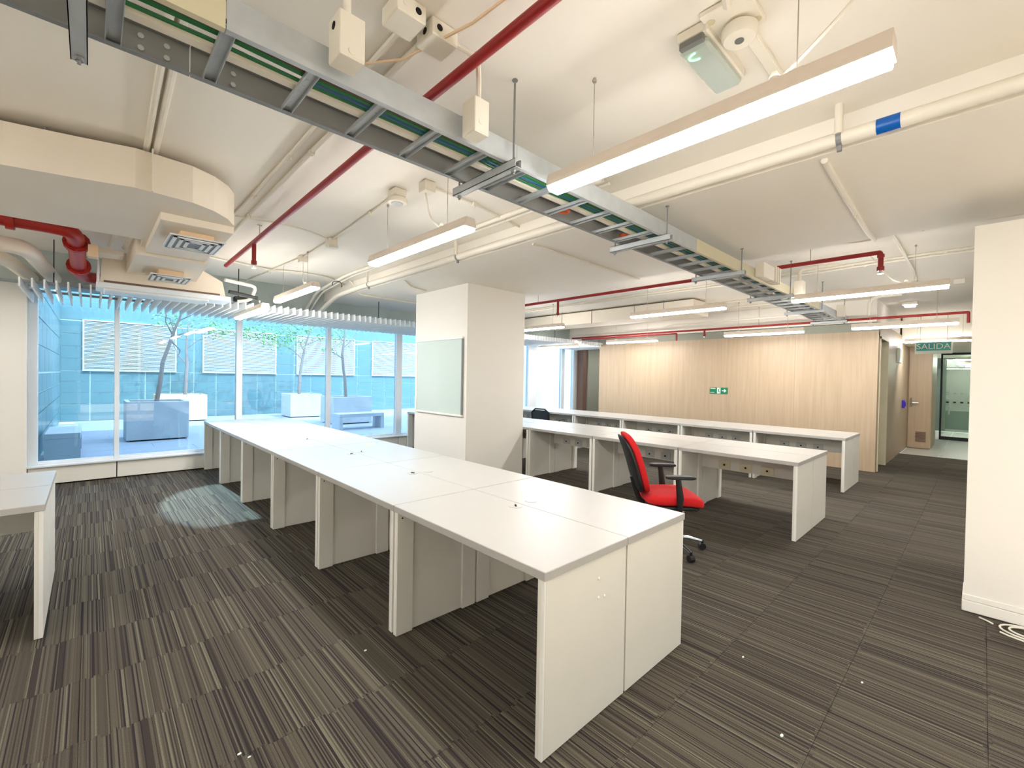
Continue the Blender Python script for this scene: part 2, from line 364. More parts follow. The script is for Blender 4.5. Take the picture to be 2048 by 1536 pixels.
# wall between the window and the timber wall
struct(MB().box(10.80, 13.0, 8.1, 8.2, 0, 2.56).box(12.9, 13.0, 2.7, 8.1, 0, 2.56), 'wall_passage', 'gwall')
struct(MB().box(10.60, 10.80, 8.14, 8.5, 0, 2.56), 'trim_1', 'brown')

# ------------------------------------------------------------------ window wall
mull = [(-.58, -.49), (.245, .30), (1.73, 1.815), (3.19, 3.265), (4.615, 4.745), (6.07, 6.15), (7.50, 7.58), (8.52, 8.84), (9.89, 10.02), (10.42, 10.62)]
for k in range(len(mull) - 1):
    a, b = mull[k], mull[k + 1]
    win = struct(MB().box(a[0], a[1], 8.36, 8.46, 0.26, 2.56, 0.004), 'window_%d' % (k + 1), 'alu', loc=(a[0], 8.36, 0.26))
    build(MB().box(a[1], b[0], 8.415, 8.425, 0.30, 2.56), 'pane', 'glass', win)
    build(MB().box(a[1], b[0], 8.38, 8.45, 0.26, 0.30, 0.003), 'bottom_rail', 'alu', win)
    if k == len(mull) - 2: build(MB().box(b[0], b[1], 8.36, 8.46, 0.26, 2.56, 0.004), 'jamb', 'alu', win)
sl = struct(MB().box(-.58, 10.62, 8.27, 8.46, 0.235, 0.26, 0.004), 'windowsill', 'alu')
for k in range(len(mull) - 1):
    a = mull[k][0] + .03 if k else -.58; b = mull[k + 1][0] + .03
    build(MB().box(a + .006, b - .006, 8.305, 8.33, 0.012, 0.232, 0.002), 'apron_panel', 'panel_lam', sl)
build(MB().box(-.58, 10.62, 8.33, 8.46, 0.0, 0.235), 'apron_backing', 'dark', sl)

# ------------------------------------------------------------------ courtyard
G = 0.05
gr = struct(MB().box(-0.9, 22, 8.5, 18.2, -0.2, G - .008), 'ground', 'grout')
pv = MB().box(-.597, .597, -.297, .297, -.008, 0).mesh('paving_slab'); pv.materials.append(M['pave'])
for i in range(14):
    for j in range(16):
        o = bpy.data.objects.new('paving_slab', pv); C.objects.link(o); o.parent = gr; o.location = (-.3 + .6 + 1.2 * i - (.6 if j % 2 else 0), 8.8 + .6 * j, G)
        if o.location.x > 12.4 + 9: bpy.data.objects.remove(o)
tw = MB().box(-.303, .303, -.02, 0, 0, 1).mesh('wall_tile'); tw.materials.append(M['tile'])
cb = struct(MB().box(-.75, 20.0, 17.62, 17.9, 0, 4.2), 'wall_courtyard_back', 'grout')
struct(MB().box(-9, 14, -11, -10, 0, 6.2), 'wall_sky_block', 'concr')  # unseen wall added to block low sky behind the back glazing
rows = [(.06, .262), (.272, .55), (.56, .865), (.875, 1.18), (1.19, 1.48), (1.50, 1.83), (1.84, 2.18), (2.19, 2.53), (2.54, 2.90)]
build(MB().box(-.62, 20, 17.6, 17.62, 2.93, 4.2), 'upper_render', 'tile', cb)
lv = [(-.13, 1.95), (2.70, 4.85), (5.61, 7.77), (8.58, 10.70), (15.6, 17.8)]
for (a, b) in rows:
    for i in range(33):
        x0 = -.60 + .612 * i; x1 = x0 + .588
        segs = [(x0, x1)]
        if a >= 1.5 and b <= 2.91:
            for (u, v) in lv:
                ns = []
                for (p, q) in segs:
                    if q <= u - .04 or p >= v + .04: ns.append((p, q)); continue
                    if p < u - .06: ns.append((p, u - .04))
                    if q > v + .06: ns.append((v + .04, q))
                segs = ns
        for (p, q) in segs:
            o = bpy.data.objects.new('wall_tile', tw); C.objects.link(o); o.parent = cb
            o.location = ((p + q) / 2, 17.62, a); o.scale = ((q - p) / .606, 1, b - a - .012)
cl = struct(MB().box(-.9, -.625, 8.5, 17.62, 0, 4.2), 'wall_courtyard_side', 'grout')
for ri, (a, b) in enumerate([(.06, .38), (.40, .78), (.79, 1.11), (1.12, 1.44), (1.46, 1.9), (1.91, 2.35), (2.36, 2.8), (2.81, 3.3)]):
    for i in range(9):
        y0 = 8.5 + 1.1 * i + (.5 if ri % 2 else 0); y1 = min(y0 + 1.09, 17.6)
        if y1 - y0 < .1: continue
        o = bpy.data.objects.new('wall_tile', tw); C.objects.link(o); o.parent = cl
        o.location = (-.625, (y0 + y1) / 2, a); o.rotation_euler = (0, 0, PI / 2); o.scale = ((y1 - y0 - .015) / .606, 1, b - a - .012)
names = ['first', 'second', 'third', 'fourth', 'last']
for k, (a, b) in enumerate(lv):
    t = thing('louvre_window', '%s white louvred window from the left in the tiled courtyard wall' % names[k], 'window', (a, 17.6, 1.5))
    fm = MB().box(a - .03, a, 17.54, 17.66, 1.48, 2.94).box(b, b + .03, 17.54, 17.66, 1.48, 2.94).box(a, b, 17.54, 17.66, 1.48, 1.51).box(a, b, 17.54, 17.66, 2.91, 2.94)
    build(fm, 'frame', 'alu', t)
    build(MB().box(a, b, 17.60, 17.615, 1.51, 2.91), 'backing', 'backing', t)
    s = MB()
    for q in range(35):
        z = 1.52 + .0395 * q
        s.box(a, b, -.022, .022, -.002, .002, mtx=Matrix.Translation((0, 17.565, z + .012)) @ Matrix.Rotation(math.radians(26), 4, 'X'))
    o = build(s, 'slats', 'slatw', t); o['kind'] = 'stuff'
struct(MB().box(15.0, 22, 15.2, 15.4, 0, 4.2), 'wall_courtyard_right', 'pave')

def planter(x0, x1, y0, y1, h, m, label):
    t = thing('planter', label, 'planter', ((x0 + x1) / 2, (y0 + y1) / 2, G)); th = .07
    build(MB().box(x0, x1, y0, y0 + th, G + .03, h, .006).box(x0, x1, y1 - th, y1, G + .03, h, .006).box(x0, x0 + th, y0 + th, y1 - th, G + .03, h).box(x1 - th, x1, y0 + th, y1 - th, G + .03, h), 'box', m, t)
    build(MB().box(x0 + .06, x1 - .06, y0 + .06, y1 - .06, G, G + .04), 'plinth', 'dark', t)
    build(MB().box(x0 + th, x1 - th, y0 + th, y1 - th, h - .12, h - .06), 'soil', 'brown', t)
planter(.53, 1.57, 11.88, 12.9, .87, 'conc2', 'grey concrete planter with the leaning tree, nearest the window')
planter(1.36, 2.56, 16.02, 17.0, .83, 'conc3', 'sandy beige concrete planter against the tiled wall behind the grey planter')
planter(4.78, 5.78, 15.6, 16.6, .83, 'conc2', 'weathered pale concrete planter in front of the second louvred window')
planter(5.08, 6.25, 12.8, 13.8, .85, 'conc2', 'wide grey concrete planter right behind the concrete bench')
def bench(x0, x1, y0, y1, h, label):
    t = thing('bench', label, 'bench', ((x0 + x1) / 2, (y0 + y1) / 2, G))
    build(MB().box(x0, x1, y0, y1, h - .09, h, .006), 'seat', 'conc2', t)
    if x1 - x0 > y1 - y0:
        build(MB().box(x0, x0 + .09, y0, y1, G, h - .09), 'leg', 'conc2', t); build(MB().box(x1 - .09, x1, y0, y1, G, h - .09), 'leg', 'conc2', t)
    else:
        build(MB().box(x0, x1, y0, y0 + .09, G, h - .09), 'leg', 'conc2', t); build(MB().box(x0, x1, y1 - .09, y1, G, h - .09), 'leg', 'conc2', t)
bench(-.53, -.11, 10.2, 11.5, .47, 'low concrete bench at the left courtyard wall, end towards the window')
bench(4.70, 5.95, 11.44, 11.95, .47, 'long concrete bench with open underside near the pillar')
def tree(pts, rad, brs, leaves, label, seed):
    rnd = random.Random(seed)
    t = thing('tree', label, 'tree', pts[0])
    build(MB().tube(pts, .03, 8, rad), 'trunk', 'bark', t, smooth=True)
    for b in brs:
        build(MB().tube(b, .01, 6, [.018 * (1 - .7 * i / (len(b) - 1)) for i in range(len(b))]), 'branch', 'bark', t, smooth=True)
    if leaves:
        l = MB()
        for (c, R, n) in leaves:
            for _ in range(n):
                q = Vector(c) + Vector((rnd.gauss(0, R), rnd.gauss(0, R * .7), rnd.gauss(0, R * .45)))
                a = Vector((rnd.uniform(-1, 1), rnd.uniform(-1, 1), rnd.uniform(-.5, .5))).normalized() * .05; bb = a.cross(Vector((rnd.uniform(-1, 1), rnd.uniform(-1, 1), 1))).normalized() * .022
                vs = [l.bm.verts.new(q - a), l.bm.verts.new(q + bb), l.bm.verts.new(q + a), l.bm.verts.new(q - bb)]; l.bm.faces.new(vs)
        o = build(l, 'leaves', 'leaf', t); o['kind'] = 'stuff'
tree([(1.05, 12.4, .8), (1.12, 12.4, 1.3), (1.16, 12.45, 1.7), (1.28, 12.5, 2.1), (1.36, 12.5, 2.4), (1.52, 12.5, 2.9)], [.045, .042, .04, .034, .028, .016],
     [[(1.32, 12.5, 2.25), (1.5, 12.45, 2.36), (1.9, 12.3, 2.42), (2.3, 12.2, 2.40)], [(1.34, 12.5, 2.32), (1.2, 12.4, 2.6), (1.22, 12.3, 3.0)], [(1.36, 12.5, 2.4), (1.3, 12.6, 2.7), (1.05, 12.6, 2.75)], [(1.3, 12.5, 2.2), (1.5, 12.7, 2.0), (1.45, 12.7, 1.8)], [(1.44, 12.5, 2.65), (1.75, 12.5, 2.85), (1.8, 12.5, 3.2)]], None,
     'bare leaning tree growing from the grey planter nearest the window', 1)
tree([(2.08, 16.5, .75), (2.1, 16.5, 1.3), (2.12, 16.5, 1.75), (2.10, 16.5, 2.3), (2.15, 16.5, 3.0)], [.05, .048, .045, .03, .02],
     [[(2.1, 16.5, 1.75), (1.9, 16.5, 2.0), (1.72, 16.5, 2.5), (1.8, 16.5, 2.8)], [(2.1, 16.5, 2.2), (2.4, 16.4, 2.5), (2.9, 16.3, 2.7)], [(2.12, 16.5, 2.5), (2.0, 16.6, 2.8), (1.7, 16.6, 3.1)]], [((2.9, 16.3, 2.85), .35, 260), ((1.7, 16.5, 3.0), .3, 120)],
     'slim straight tree rising from the sandy beige planter', 2)
tree([(5.2, 16.1, .75), (5.22, 16.1, 1.4), (5.3, 16.1, 2.0), (5.4, 16.1, 2.5), (5.6, 16.1, 3.2)], [.055, .05, .045, .035, .02],
     [[(5.3, 16.1, 2.0), (4.9, 16.0, 2.35), (4.4, 15.9, 2.5)], [(5.4, 16.1, 2.5), (5.9, 16.0, 2.75), (6.3, 15.9, 2.8)], [(5.35, 16.1, 2.3), (5.1, 16.1, 2.8), (4.6, 16.1, 3.2)]], [((4.5, 15.9, 2.65), .45, 500), ((6.3, 15.9, 2.85), .4, 240), ((3.6, 15.8, 2.75), .3, 160), ((5.0, 16, 3.1), .4, 220)],
     'green leafed tree growing from the weathered pale planter', 3)
tree([(5.65, 13.3, .78), (5.62, 13.3, 1.3), (5.56, 13.3, 1.7), (5.52, 13.3, 2.1), (5.58, 13.3, 2.6), (5.6, 13.3, 3.0)], [.05, .046, .044, .04, .03, .02],
     [[(5.54, 13.3, 2.0), (5.2, 13.2, 2.15), (4.95, 13.1, 2.05)], [(5.54, 13.3, 2.3), (5.85, 13.3, 2.6), (6.0, 13.3, 2.9)], [(5.56, 13.3, 2.5), (5.3, 13.3, 2.8)]], [((5.0, 13.1, 2.2), .12, 30)],
     'crooked grey trunk tree in the wide planter behind the bench', 4)

# ------------------------------------------------------------------ slatted ceiling by the window
lt = thing('louvre_ceiling', 'row of white hanging slats forming a louvred ceiling strip along the window', 'ceiling louvre', (-.5, 6.78, 2.345))
smh = MB().box(-.007, .007, 0, 1.52, 0, .098).mesh('slat'); smh.materials.append(M['slatw'])
for i in range(125):
    o = bpy.data.objects.new('slat', smh); C.objects.link(o); o.parent = lt; o.location = (-.03 + .0885 * i, 0, 0)
for y in (7.15, 7.95):
    build(MB().box(-.56, 10.58, y, y + .035, 2.443, 2.47), 'carrier_rail', 'galvd', lt)
for x in (-.3, 1.5, 3.6, 4.6, 6.4, 8.2, 10):
    build(MB().tube([(x, 7.17, 2.47), (x, 7.17, ZC if not 3 < x < 4.95 else ZB)], .006, 6), 'hanger_rod', 'black', lt)

# ------------------------------------------------------------------ desks
def make_desk(d, L, name, sock='sock', rail=True):
    t = thing('desk', name, 'desk')
    build(MB().box(-.004, d, 0, L, .713, .75, .0025), 'tabletop', 'white_lam', t)
    for (a, s) in ((0.006, 1), (L - .006, -1)):
        b = a + s * .018; y0, y1 = min(a, b), max(a, b)
        build(MB().box(0.012, d - .004, y0, y1, .004, .713, .0015), 'side_panel', 'panel_lam', t)
        c = b + s * .017; y0, y1 = min(b, c), max(b, c)
        build(MB().box(0.0, .105, y0, y1, .004, .713, .0015), 'batten', 'panel_lam', t)
        build(MB().box(d - .11, d - .004, y0, y1, .004, .713, .0015), 'batten', 'panel_lam', t)
        build(MB().box(0.0, .0118, min(a, b), max(a, b), .004, .713, .001), 'edge_strip', 'edge', t)
        build(MB().tube([(.03, c, .68), (.03, c + s * .002, .68)], .005, 8), 'bolt_head', 'dark', t)
    if rail:
        build(MB().box(d - .022, d - .006, .041, L - .041, .475, .70), 'cable_rail', 'panel_lam', t)
        for y in (.42, .64, .87):
            so = build(MB().box(d - .034, d - .022, y - .065, y + .065, .488, .575, .002), 'socket', sock, t)
            build(MB().box(d - .040, d - .034, y - .028, y + .028, .512, .552, .003), 'insert', sock, so)
            build(MB().tube([(d - .046, y, .532), (d - .040, y, .532)], .011, 8), 'outlet', 'dark', so)
    return t
ordn = ['first', 'second', 'third', 'fourth', 'fifth', 'sixth', 'seventh']
P = 1.1817; L = 1.1745
def row(x0, xc, x1, y0, n, rowname, lname, rname, lgroup, sock='sock', rail=True):
    d = xc - x0 - .004
    pr = make_desk(d, L, '', sock, rail); first = True
    out = []
    for k in range(n):
        end = 'nearest the camera' if k == 0 else ('the far end by the window' if k == n - 1 else '')
        for side in (0, 1):
            nm = (lname, rname)[side]
            lab = '%s desk from the near end, %s %s' % (ordn[k], nm, rowname)
            loc, rz = ((x0, y0 + k * P, 0), 0) if side == 0 else ((x1, y0 + k * P + L, 0), PI)
            if first: o = pr; o.location = loc; o['label'] = lab; first = False
            else: o = dup(pr, loc, rz, lab)
            o['group'] = lgroup; out.append(o)
    return out
main = row(1.275, 1.8585, 2.4386, 1.138, 6, 'of the long row beside the pillar', 'left half', 'right half', 'desks of the long row beside the pillar')
mid = row(4.817, 5.385, 5.953, 1.165, 6, 'of the middle row', 'front side', 'rear side', 'desks of the middle row')
back = row(7.5075, 8.028, 8.5484, 1.266, 6, 'of the back row', 'front side', 'rear side', 'desks of the back row')
# the near middle desk still has its cream sockets
for ch in mid[0].children:
    if ch.name.startswith('socket'):
        ch.data = ch.data.copy(); ch.data.materials[0] = M['cream']; ch['label'] = 'cream coloured socket plate'
        for g in ch.children:
            if g.name.startswith('insert'): g.data = g.data.copy(); g.data.materials[0] = M['cream']
dl = make_desk(.570, L, 'white desk at the left edge of the picture, half facing the camera')
dl.location = (-.18, 3.5625, 0); dl.rotation_euler = (0, 0, PI / 2); dl['group'] = 'desks at the left edge'
dup(dl, (-.18 - L, 4.71, 0), -PI / 2, 'white desk at the left edge of the picture, half towards the window')
# loose bits on the long table
def small(name, label, cat, m, *bx, loc, bev=0.0):
    b = MB()
    for q in bx: b.box(*q, bev)
    return tag(build(b, name, m, loc=loc), label, cat)
def disc(name, label, cat, m, c, r, h):
    return tag(build(MB().lathe([(r, 0), (r, h)], c, n=20), name, m, loc=c), label, cat)
def capd(c, ang, label, hole=True, m='white_lam'):
    t = thing('grommet', label, 'grommet', c)
    build(MB().lathe([(.04, 0), (.04, .0015), (.034, .003)], c, n=24), 'cap', m, t)
    if hole:
        ca, sa = math.cos(ang) * .014, math.sin(ang) * .014
        build(MB().tube([(c[0] - ca, c[1] - sa, c[2] + .003), (c[0] + ca, c[1] + sa, c[2] + .003)], .006, 6), 'slot', 'dark', t)
capd((1.795, 4.08, .7505), .3, 'white cable cap with the widest dark slot, left of the table seam')
capd((1.92, 4.14, .7505), 1.2, 'white cable cap just across the seam from the dark slotted one')
capd((1.80, 2.99, .7505), 2.0, 'white cable cap left of the seam, level with the pillar')
capd((1.93, 2.98, .7505), 2.4, 'white cable cap right of the seam, level with the pillar', False)
capd((1.80, 1.85, .7505), .9, 'white cable cap with dark slot on the near left desk')
capd((1.95, 1.87, .7505), .9, 'white cable cap without slot on the near right desk', False)
capd((1.81, 5.31, .7505), .9, 'white cable cap far along the long table near the window')
disc('sticker', 'peach round sticker mark on the far half of the long table', 'sticker', 'peach', (2.2, 4.55, .7502), .055, .0008)
tg = thing('screw_cover', 'upper white screw cover on the near end panel of the long table', 'screw cover', (1.63, 1.143, .62))
for q, (x, z, lb) in enumerate(((1.63, .62, 'upper white screw cover on the near end panel of the long table'), (1.63, .535, 'lower left white screw cover on the near end panel'), (1.675, .528, 'lower right white screw cover on the near end panel'))):
    if q: tg = thing('screw_cover', lb, 'screw cover', (x, 1.143, z))
    build(MB().lathe([(.007, 0), (.007, .002), (.004, .0045)], (x, 1.1435, z), 'y', 12), 'cap', 'edge', tg); tg.children[0].scale = (1, -1, 1)

# ------------------------------------------------------------------ pillar board
wb = thing('glass_board', 'pale green glass writing board hung on the white pillar', 'board', (3.68, 5.4, 1.5))
build(MB().box(3.670, 3.682, 4.875, 6.005, .978, 2.02), 'pane', mat('pale green glass', (206, 218, 210), 0.06, var=0.01, coat=0.5), wb)
build(MB().box(3.660, 3.69, 4.855, 6.025, 2.02, 2.045, .002).box(3.660, 3.69, 4.855, 6.025, .953, .978, .002).box(3.660, 3.69, 6.005, 6.025, .978, 2.02), 'frame', 'edge', wb)
build(MB().box(3.660, 3.69, 4.857, 4.875, .978, 2.02), 'end_strip', 'galvd', wb)

# ------------------------------------------------------------------ pendant lamps
def make_lamp(name, label, x, y0, y1, z, zt, cord=True, cable=None):
    t = thing('pendant_lamp', label, 'lamp', (x, (y0 + y1) / 2, z), 'pendant tube lamps')
    prof = [(-.048, .0), (-.048, .022), (-.036, .062), (.036, .062), (.048, .022), (.048, .0)]
    def ext(pr, ya, yb):
        b = MB(); v0 = [b.bm.verts.new((x + p, ya, z + q)) for p, q in pr]; v1 = [b.bm.verts.new((x + p, yb, z + q)) for p, q in pr]
        b.bm.faces.new(v0); b.bm.faces.new(list(reversed(v1)))
        for i in range(len(pr)): b.bm.faces.new((v0[i], v1[i], v1[(i + 1) % len(pr)], v0[(i + 1) % len(pr)]))
        return b
    build(ext([(p, q + .012) for p, q in prof], y0 + .004, y1 - .004), 'housing', 'lampbody', t)
    build(ext([(-.046, .0118), (-.046, -.002), (-.032, -.014), (.032, -.014), (.046, -.002), (.046, .0118)], y0 + .012, y1 - .012), 'diffuser', 'diff', t)
    ua = bpy.data.lights.new('ceiling_fill', 'AREA'); ua.shape = 'RECTANGLE'; ua.size = .09; ua.size_y = y1 - y0 - .05; ua.energy = FILL_UP * (y1 - y0); ua.color = (1.0, .965, .91)  # area light added to brighten the ceiling, not part of the fitting
    uo = bpy.data.objects.new('ceiling_fill', ua); C.objects.link(uo); uo.parent = t; uo.location = (0, 0, .095); uo.rotation_euler = (PI, 0, 0)
    for k, yy in enumerate((y0 + .19 * (y1 - y0), y0 + .81 * (y1 - y0))):
        build(MB().box(x - .02, x + .02, yy - .025, yy + .025, z + .073, z + .088, .003), 'clip', 'lampbody', t)
        build(MB().tube([(x, yy, z + .085), (x, yy, zt)], .0022, 5).lathe([(.009, 0), (.011, .01), (.006, .02)], (x, yy, zt - .02), n=8), 'suspension_wire', 'wire', t)
    if cable:
        build(MB().tube(smoothline([(x, y0 + .24 * (y1 - y0), z + .07)] + cable, .1), .006, 6).lathe([(.018, 0), (.018, .03), (.01, .045)], (x, y0 + .24 * (y1 - y0), z + .07), n=10), 'power_cable', 'pipew', t)
    return t
ZL = 2.484
make_lamp('', 'largest tube lamp, hanging across the upper right in front of the cable tray', 1.764, .20, 1.583, ZL, ZC, cable=[(1.78, .40, 2.66), (1.85, .30, 2.8), (1.86, .25, ZC)])
make_lamp('', 'tube lamp hanging over the far half of the long table left of the pillar', 1.832, 2.36, 3.775, ZL, ZC, cable=[(1.83, 2.75, 2.6), (1.85, 2.88, 2.68), (1.82, 2.90, 2.87)])
make_lamp('', 'small tube lamp between the red sprinkler drop and the pillar, near the slats', 1.865, 5.245, 6.71, ZL, ZC, cable=[(1.87, 5.7, 2.62), (1.9, 5.78, 2.87)])
make_lamp('', 'low tube lamp hung under the white slats at the left', 1.555, 6.05, 7.47, 2.285, 2.42)
make_lamp('', 'long tube lamp at the right under the red pipe elbow, left of the white partition', 6.205, .24, 1.62, ZL, ZC, cable=[(6.2, .7, 2.62), (6.25, .9, ZC)])
make_lamp('', 'tube lamp above the middle row, hanging in front of the boxed white duct', 6.20, 2.39, 3.83, ZL, ZC)
make_lamp('', 'tube lamp whose left end disappears behind the pillar', 6.55, 5.52, 6.92, ZL, ZC)
make_lamp('', 'tube lamp at the end of the cable tray above the corridor mouth', 8.55, .23, 1.41, 2.345, ZC)
make_lamp('', 'tube lamp along the top of the timber wall, middle of the wall', 8.60, 2.05, 3.33, 2.345, ZC)
make_lamp('', 'tube lamp at the left end of the timber wall beside the slats', 8.80, 4.79, 6.07, 2.345, ZC)
make_lamp('', 'tube lamp in the corridor over the teal exit sign', 12.62, .08, 1.16, 2.40, ZC)
make_lamp('', 'low tube lamp under the slats right of the pillar', 8.56, 6.75, 8.0, 2.285, 2.42)
for (x, y, lb) in ((1.764, -2.7, 'added fill lamp behind the camera'), (-2.2, .2, 'added fill lamp over the unseen left area, near'), (-2.2, 2.5, 'added fill lamp over the unseen left area, far'), (6.2, -2.6, 'added fill lamp behind the white partition'), (-1.6, 5.6, 'added fill lamp over the unseen left corner by the window'), (11.3, 6.0, 'added fill lamp in the passage behind the timber wall')):  # unseen lamps added to brighten desks, left wall and passage
    make_lamp('', lb, x, y, y + 1.4, ZL, ZC)
for k, x in enumerate((18.2, 19.4)):
    make_lamp('', ('lamp seen through the corridor glass, nearer one', 'lamp seen through the corridor glass, farther one')[k], x, -1.1, .55, 2.24 - .08 * k, 2.40)

# ------------------------------------------------------------------ cable tray
tr = thing('cable_tray', 'long galvanised ladder cable tray hung under the ceiling', 'cable tray', (4, 1.8, 2.56))
TY0, TY1, TZ = 1.635, 1.985, 2.56
XE = 9.55
def rail(y, s, x0, x1, m, nm='side_rail'):
    build(MB().box(x0, x1, min(y, y + s * .003), max(y, y + s * .003), TZ, TZ + .105).box(x0, x1, min(y, y - s * .022), max(y, y - s * .022), TZ, TZ + .003).box(x0, x1, min(y, y - s * .022), max(y, y - s * .022), TZ + .102, TZ + .105), nm, m, tr)
rail(TY1, 1, -2.8, .255, 'galvd'); rail(TY1, 1, .258, 3.6, 'galvd'); rail(TY1, 1, 3.603, XE, 'galvd')
rail(TY0, -1, -2.8, .30, 'beigep'); rail(TY0, -1, .303, 1.55, 'galv'); rail(TY0, -1, 1.553, 3.6, 'galv'); rail(TY0, -1, 3.603, 7.6, 'beigep'); rail(TY0, -1, 7.603, XE, 'galv')
rm = MB().box(-.018, .018, TY0, TY1, .003, .006).box(-.02, -.018, TY0, TY1, -.012, .006).box(.018, .02, TY0, TY1, -.012, .006)
for q in range(7):
    rm.box(-.006, .006, TY0 + .045 + .045 * q, TY0 + .062 + .045 * q, .0022, .003)
rmesh = rm.mesh('rung'); rmesh.materials.append(M['galv'])
k = -10
while True:
    x = .05 + .2625 * k; k += 1
    if x < -2.7: continue
    if x > XE: break
    o = bpy.data.objects.new('rung', rmesh); C.objects.link(o); o.parent = tr; o.location = Vector((x, 0, TZ + .012)) - tr.location
for x in (.12, .19, .32, .39):
    for z in (2.59, 2.63): build(MB().lathe([(.009, 0), (.009, .004), (.005, .007)], (x, TY1 - .007, z), 'y', 8), 'joint_bolt', 'galv', tr)
for x in (-.03, 1.5, 3.04, 4.5, 6.07, 7.6, 9.1):
    zt = ZB if 3 < x < 4.95 else ZC
    s = build(MB().box(x - .021, x + .021, TY0 - .07, TY1 + .09, 2.514, 2.517).box(x - .021, x - .018, TY0 - .07, TY1 + .09, 2.514, 2.556).box(x + .018, x + .021, TY0 - .07, TY1 + .09, 2.514, 2.556).box(x - .021, x - .012, TY0 - .07, TY1 + .09, 2.553, 2.556).box(x + .012, x + .021, TY0 - .07, TY1 + .09, 2.553, 2.556), 'support_channel', 'galv', tr)
    for y in (TY0 - .035, TY1 + .055):
        build(MB().tube([(x, y, 2.49), (x, y, zt)], .0055, 6).lathe([(.012, 0), (.012, .012)], (x, y, 2.50), n=6).lathe([(.014, 0), (.014, .006)], (x, y, zt - .006), n=8), 'hanger_rod', 'galvd', s)
rnd = random.Random(3)
def cable(m, y, z, r, x0, x1, label, amp=.006):
    pts = []; x = x0
    while x < x1: pts.append((x, y + rnd.uniform(-amp, amp), z + rnd.uniform(-.003, .003))); x += .26
    pts.append((x1, y, z)); tag(build(MB().tube(pts, r, 7), 'cable', m, loc=(x0, y, z), smooth=True), label, 'cable')
zc_ = TZ + .018
cable('cd', 1.668, zc_ + .014, .012, -2.8, 8.9, 'dark green cable nearest the outer rail of the tray')
cable('cn', 1.692, zc_ + .010, .009, -2.8, 6.5, 'brown cable second from the outer rail of the tray')
cable('cg', 1.716, zc_ + .012, .012, -2.8, 7.4, 'bright green thick cable in the tray')
cable('cb', 1.742, zc_ + .009, .010, .6, 8.9, 'blue grey cable beside the green cable in the tray')
cable('cg', 1.764, zc_ + .007, .007, -2.8, 4.9, 'thin green cable beside the white trunking of the tray')
cable('cd', 1.68, zc_ + .036, .011, -2.8, 8.9, 'dark cable lying on top of the others in the tray')
tag(build(MB().box(-2.8, 9.3, 1.792, 1.832, TZ + .02, TZ + .05, .002), 'trunking', 'boxw', loc=(0, 1.81, TZ + .02)), 'white mini trunking running inside the cable tray', 'trunking')
for (x, lb) in ((2.23, 'orange cable coil lying in the tray beyond the lamp'), (2.93, 'small orange cable coil further along the tray')):
    tag(build(MB().tube([(x + .035 * math.cos(a), 1.89 + .03 * math.sin(a), TZ + .022 + .004 * a / 6) for a in [.5 * i for i in range(26)]], .007, 6), 'cable_coil', 'co', loc=(x, 1.89, TZ + .02)), lb, 'cable')

# ------------------------------------------------------------------ boxes on tray and ceiling
def jbox(x0, x1, y0, y1, z0, z1, label, holes=(), m='boxw', name='junction_box'):
    t = thing(name, label, 'junction box', ((x0 + x1) / 2, (y0 + y1) / 2, z0))
    build(MB().box(x0, x1, y0, y1, z0 + .004, z1, .003), 'body', m, t)
    build(MB().box(x0 + .002, x1 - .002, y0 + .002, y1 - .002, z0, z0 + .0038, .001), 'cover', m, t)
    for (ax, p, filled) in holes:
        c = Vector(p); r = .0135
        pr = [(r, 0), (r, .0016)] if filled else [(r, 0), (r, .001), (r * .85, .001)]
        o = build(MB().lathe(pr, c - (Vector((.0016, 0, 0)) if ax == 'x' else Vector((0, .0016, 0))), ax, 14), 'knockout', 'dark' if filled else 'boxw', t)
    return t
jbox(.600, .690, 1.50, 1.595, 2.575, 2.725, 'white box hung on the tray rail below a vertical conduit, near the top left', [('x', (.600, 1.55, 2.69), True), ('y', (.645, 1.50, 2.60), False)])
tag(build(MB().tube([(.645, 1.55, 2.725), (.645, 1.55, ZC)], .014, 10), 'conduit', 'pipew', loc=(.645, 1.55, 2.725), smooth=True), 'short vertical white conduit above the tray box at the top left', 'conduit')
jbox(.83, .955, 1.535, 1.66, 2.875, 2.945, 'left one of the twin ceiling boxes with a black knockout hole', [('y', (.92, 1.535, 2.912), True), ('y', (.865, 1.535, 2.915), False)])
jbox(.99, 1.115, 1.545, 1.665, 2.875, 2.945, 'right one of the twin ceiling boxes with two black holes', [('y', (1.025, 1.545, 2.912), True), ('x', (.99, 1.60, 2.91), True), ('y', (1.085, 1.545, 2.912), False)])
jbox(1.185, 1.265, 1.51, 1.60, 2.55, 2.70, 'white box on the tray rail fed by a curved hose beside the red pipe', [('y', (1.22, 1.51, 2.6), False)])
tag(build(MB().tube(smoothline([(1.10, 1.56, 2.90), (1.22, 1.54, 2.885), (1.235, 1.55, 2.80), (1.235, 1.55, 2.70)], .09, 8), .0115, 8), 'hose', 'pipew', loc=(1.2, 1.55, 2.7), smooth=True), 'flexible white hose curving from the twin boxes to the tray box', 'hose')
tag(build(MB().tube([(1.2, .3, 2.90), (1.13, .9, 2.89), (1.08, 1.4, 2.88), (1.0, 1.8, 2.90), (.9, 2.0, 2.93)], .006, 6), 'cable', 'peach', loc=(1.1, 1.2, 2.89), smooth=True), 'loose cream cable sagging across the red pipe near the twin boxes', 'cable')
jbox(1.69, 1.785, 3.12, 3.235, 2.89, 2.945, 'square ceiling box carrying the round grille beside the tray', [('y', (1.71, 3.12, 2.918), False), ('y', (1.755, 3.12, 2.918), False)])
sp = thing('alarm_sounder', 'round white alarm sounder under its box, left of the second lamp', 'alarm', (1.74, 3.18, 2.84))
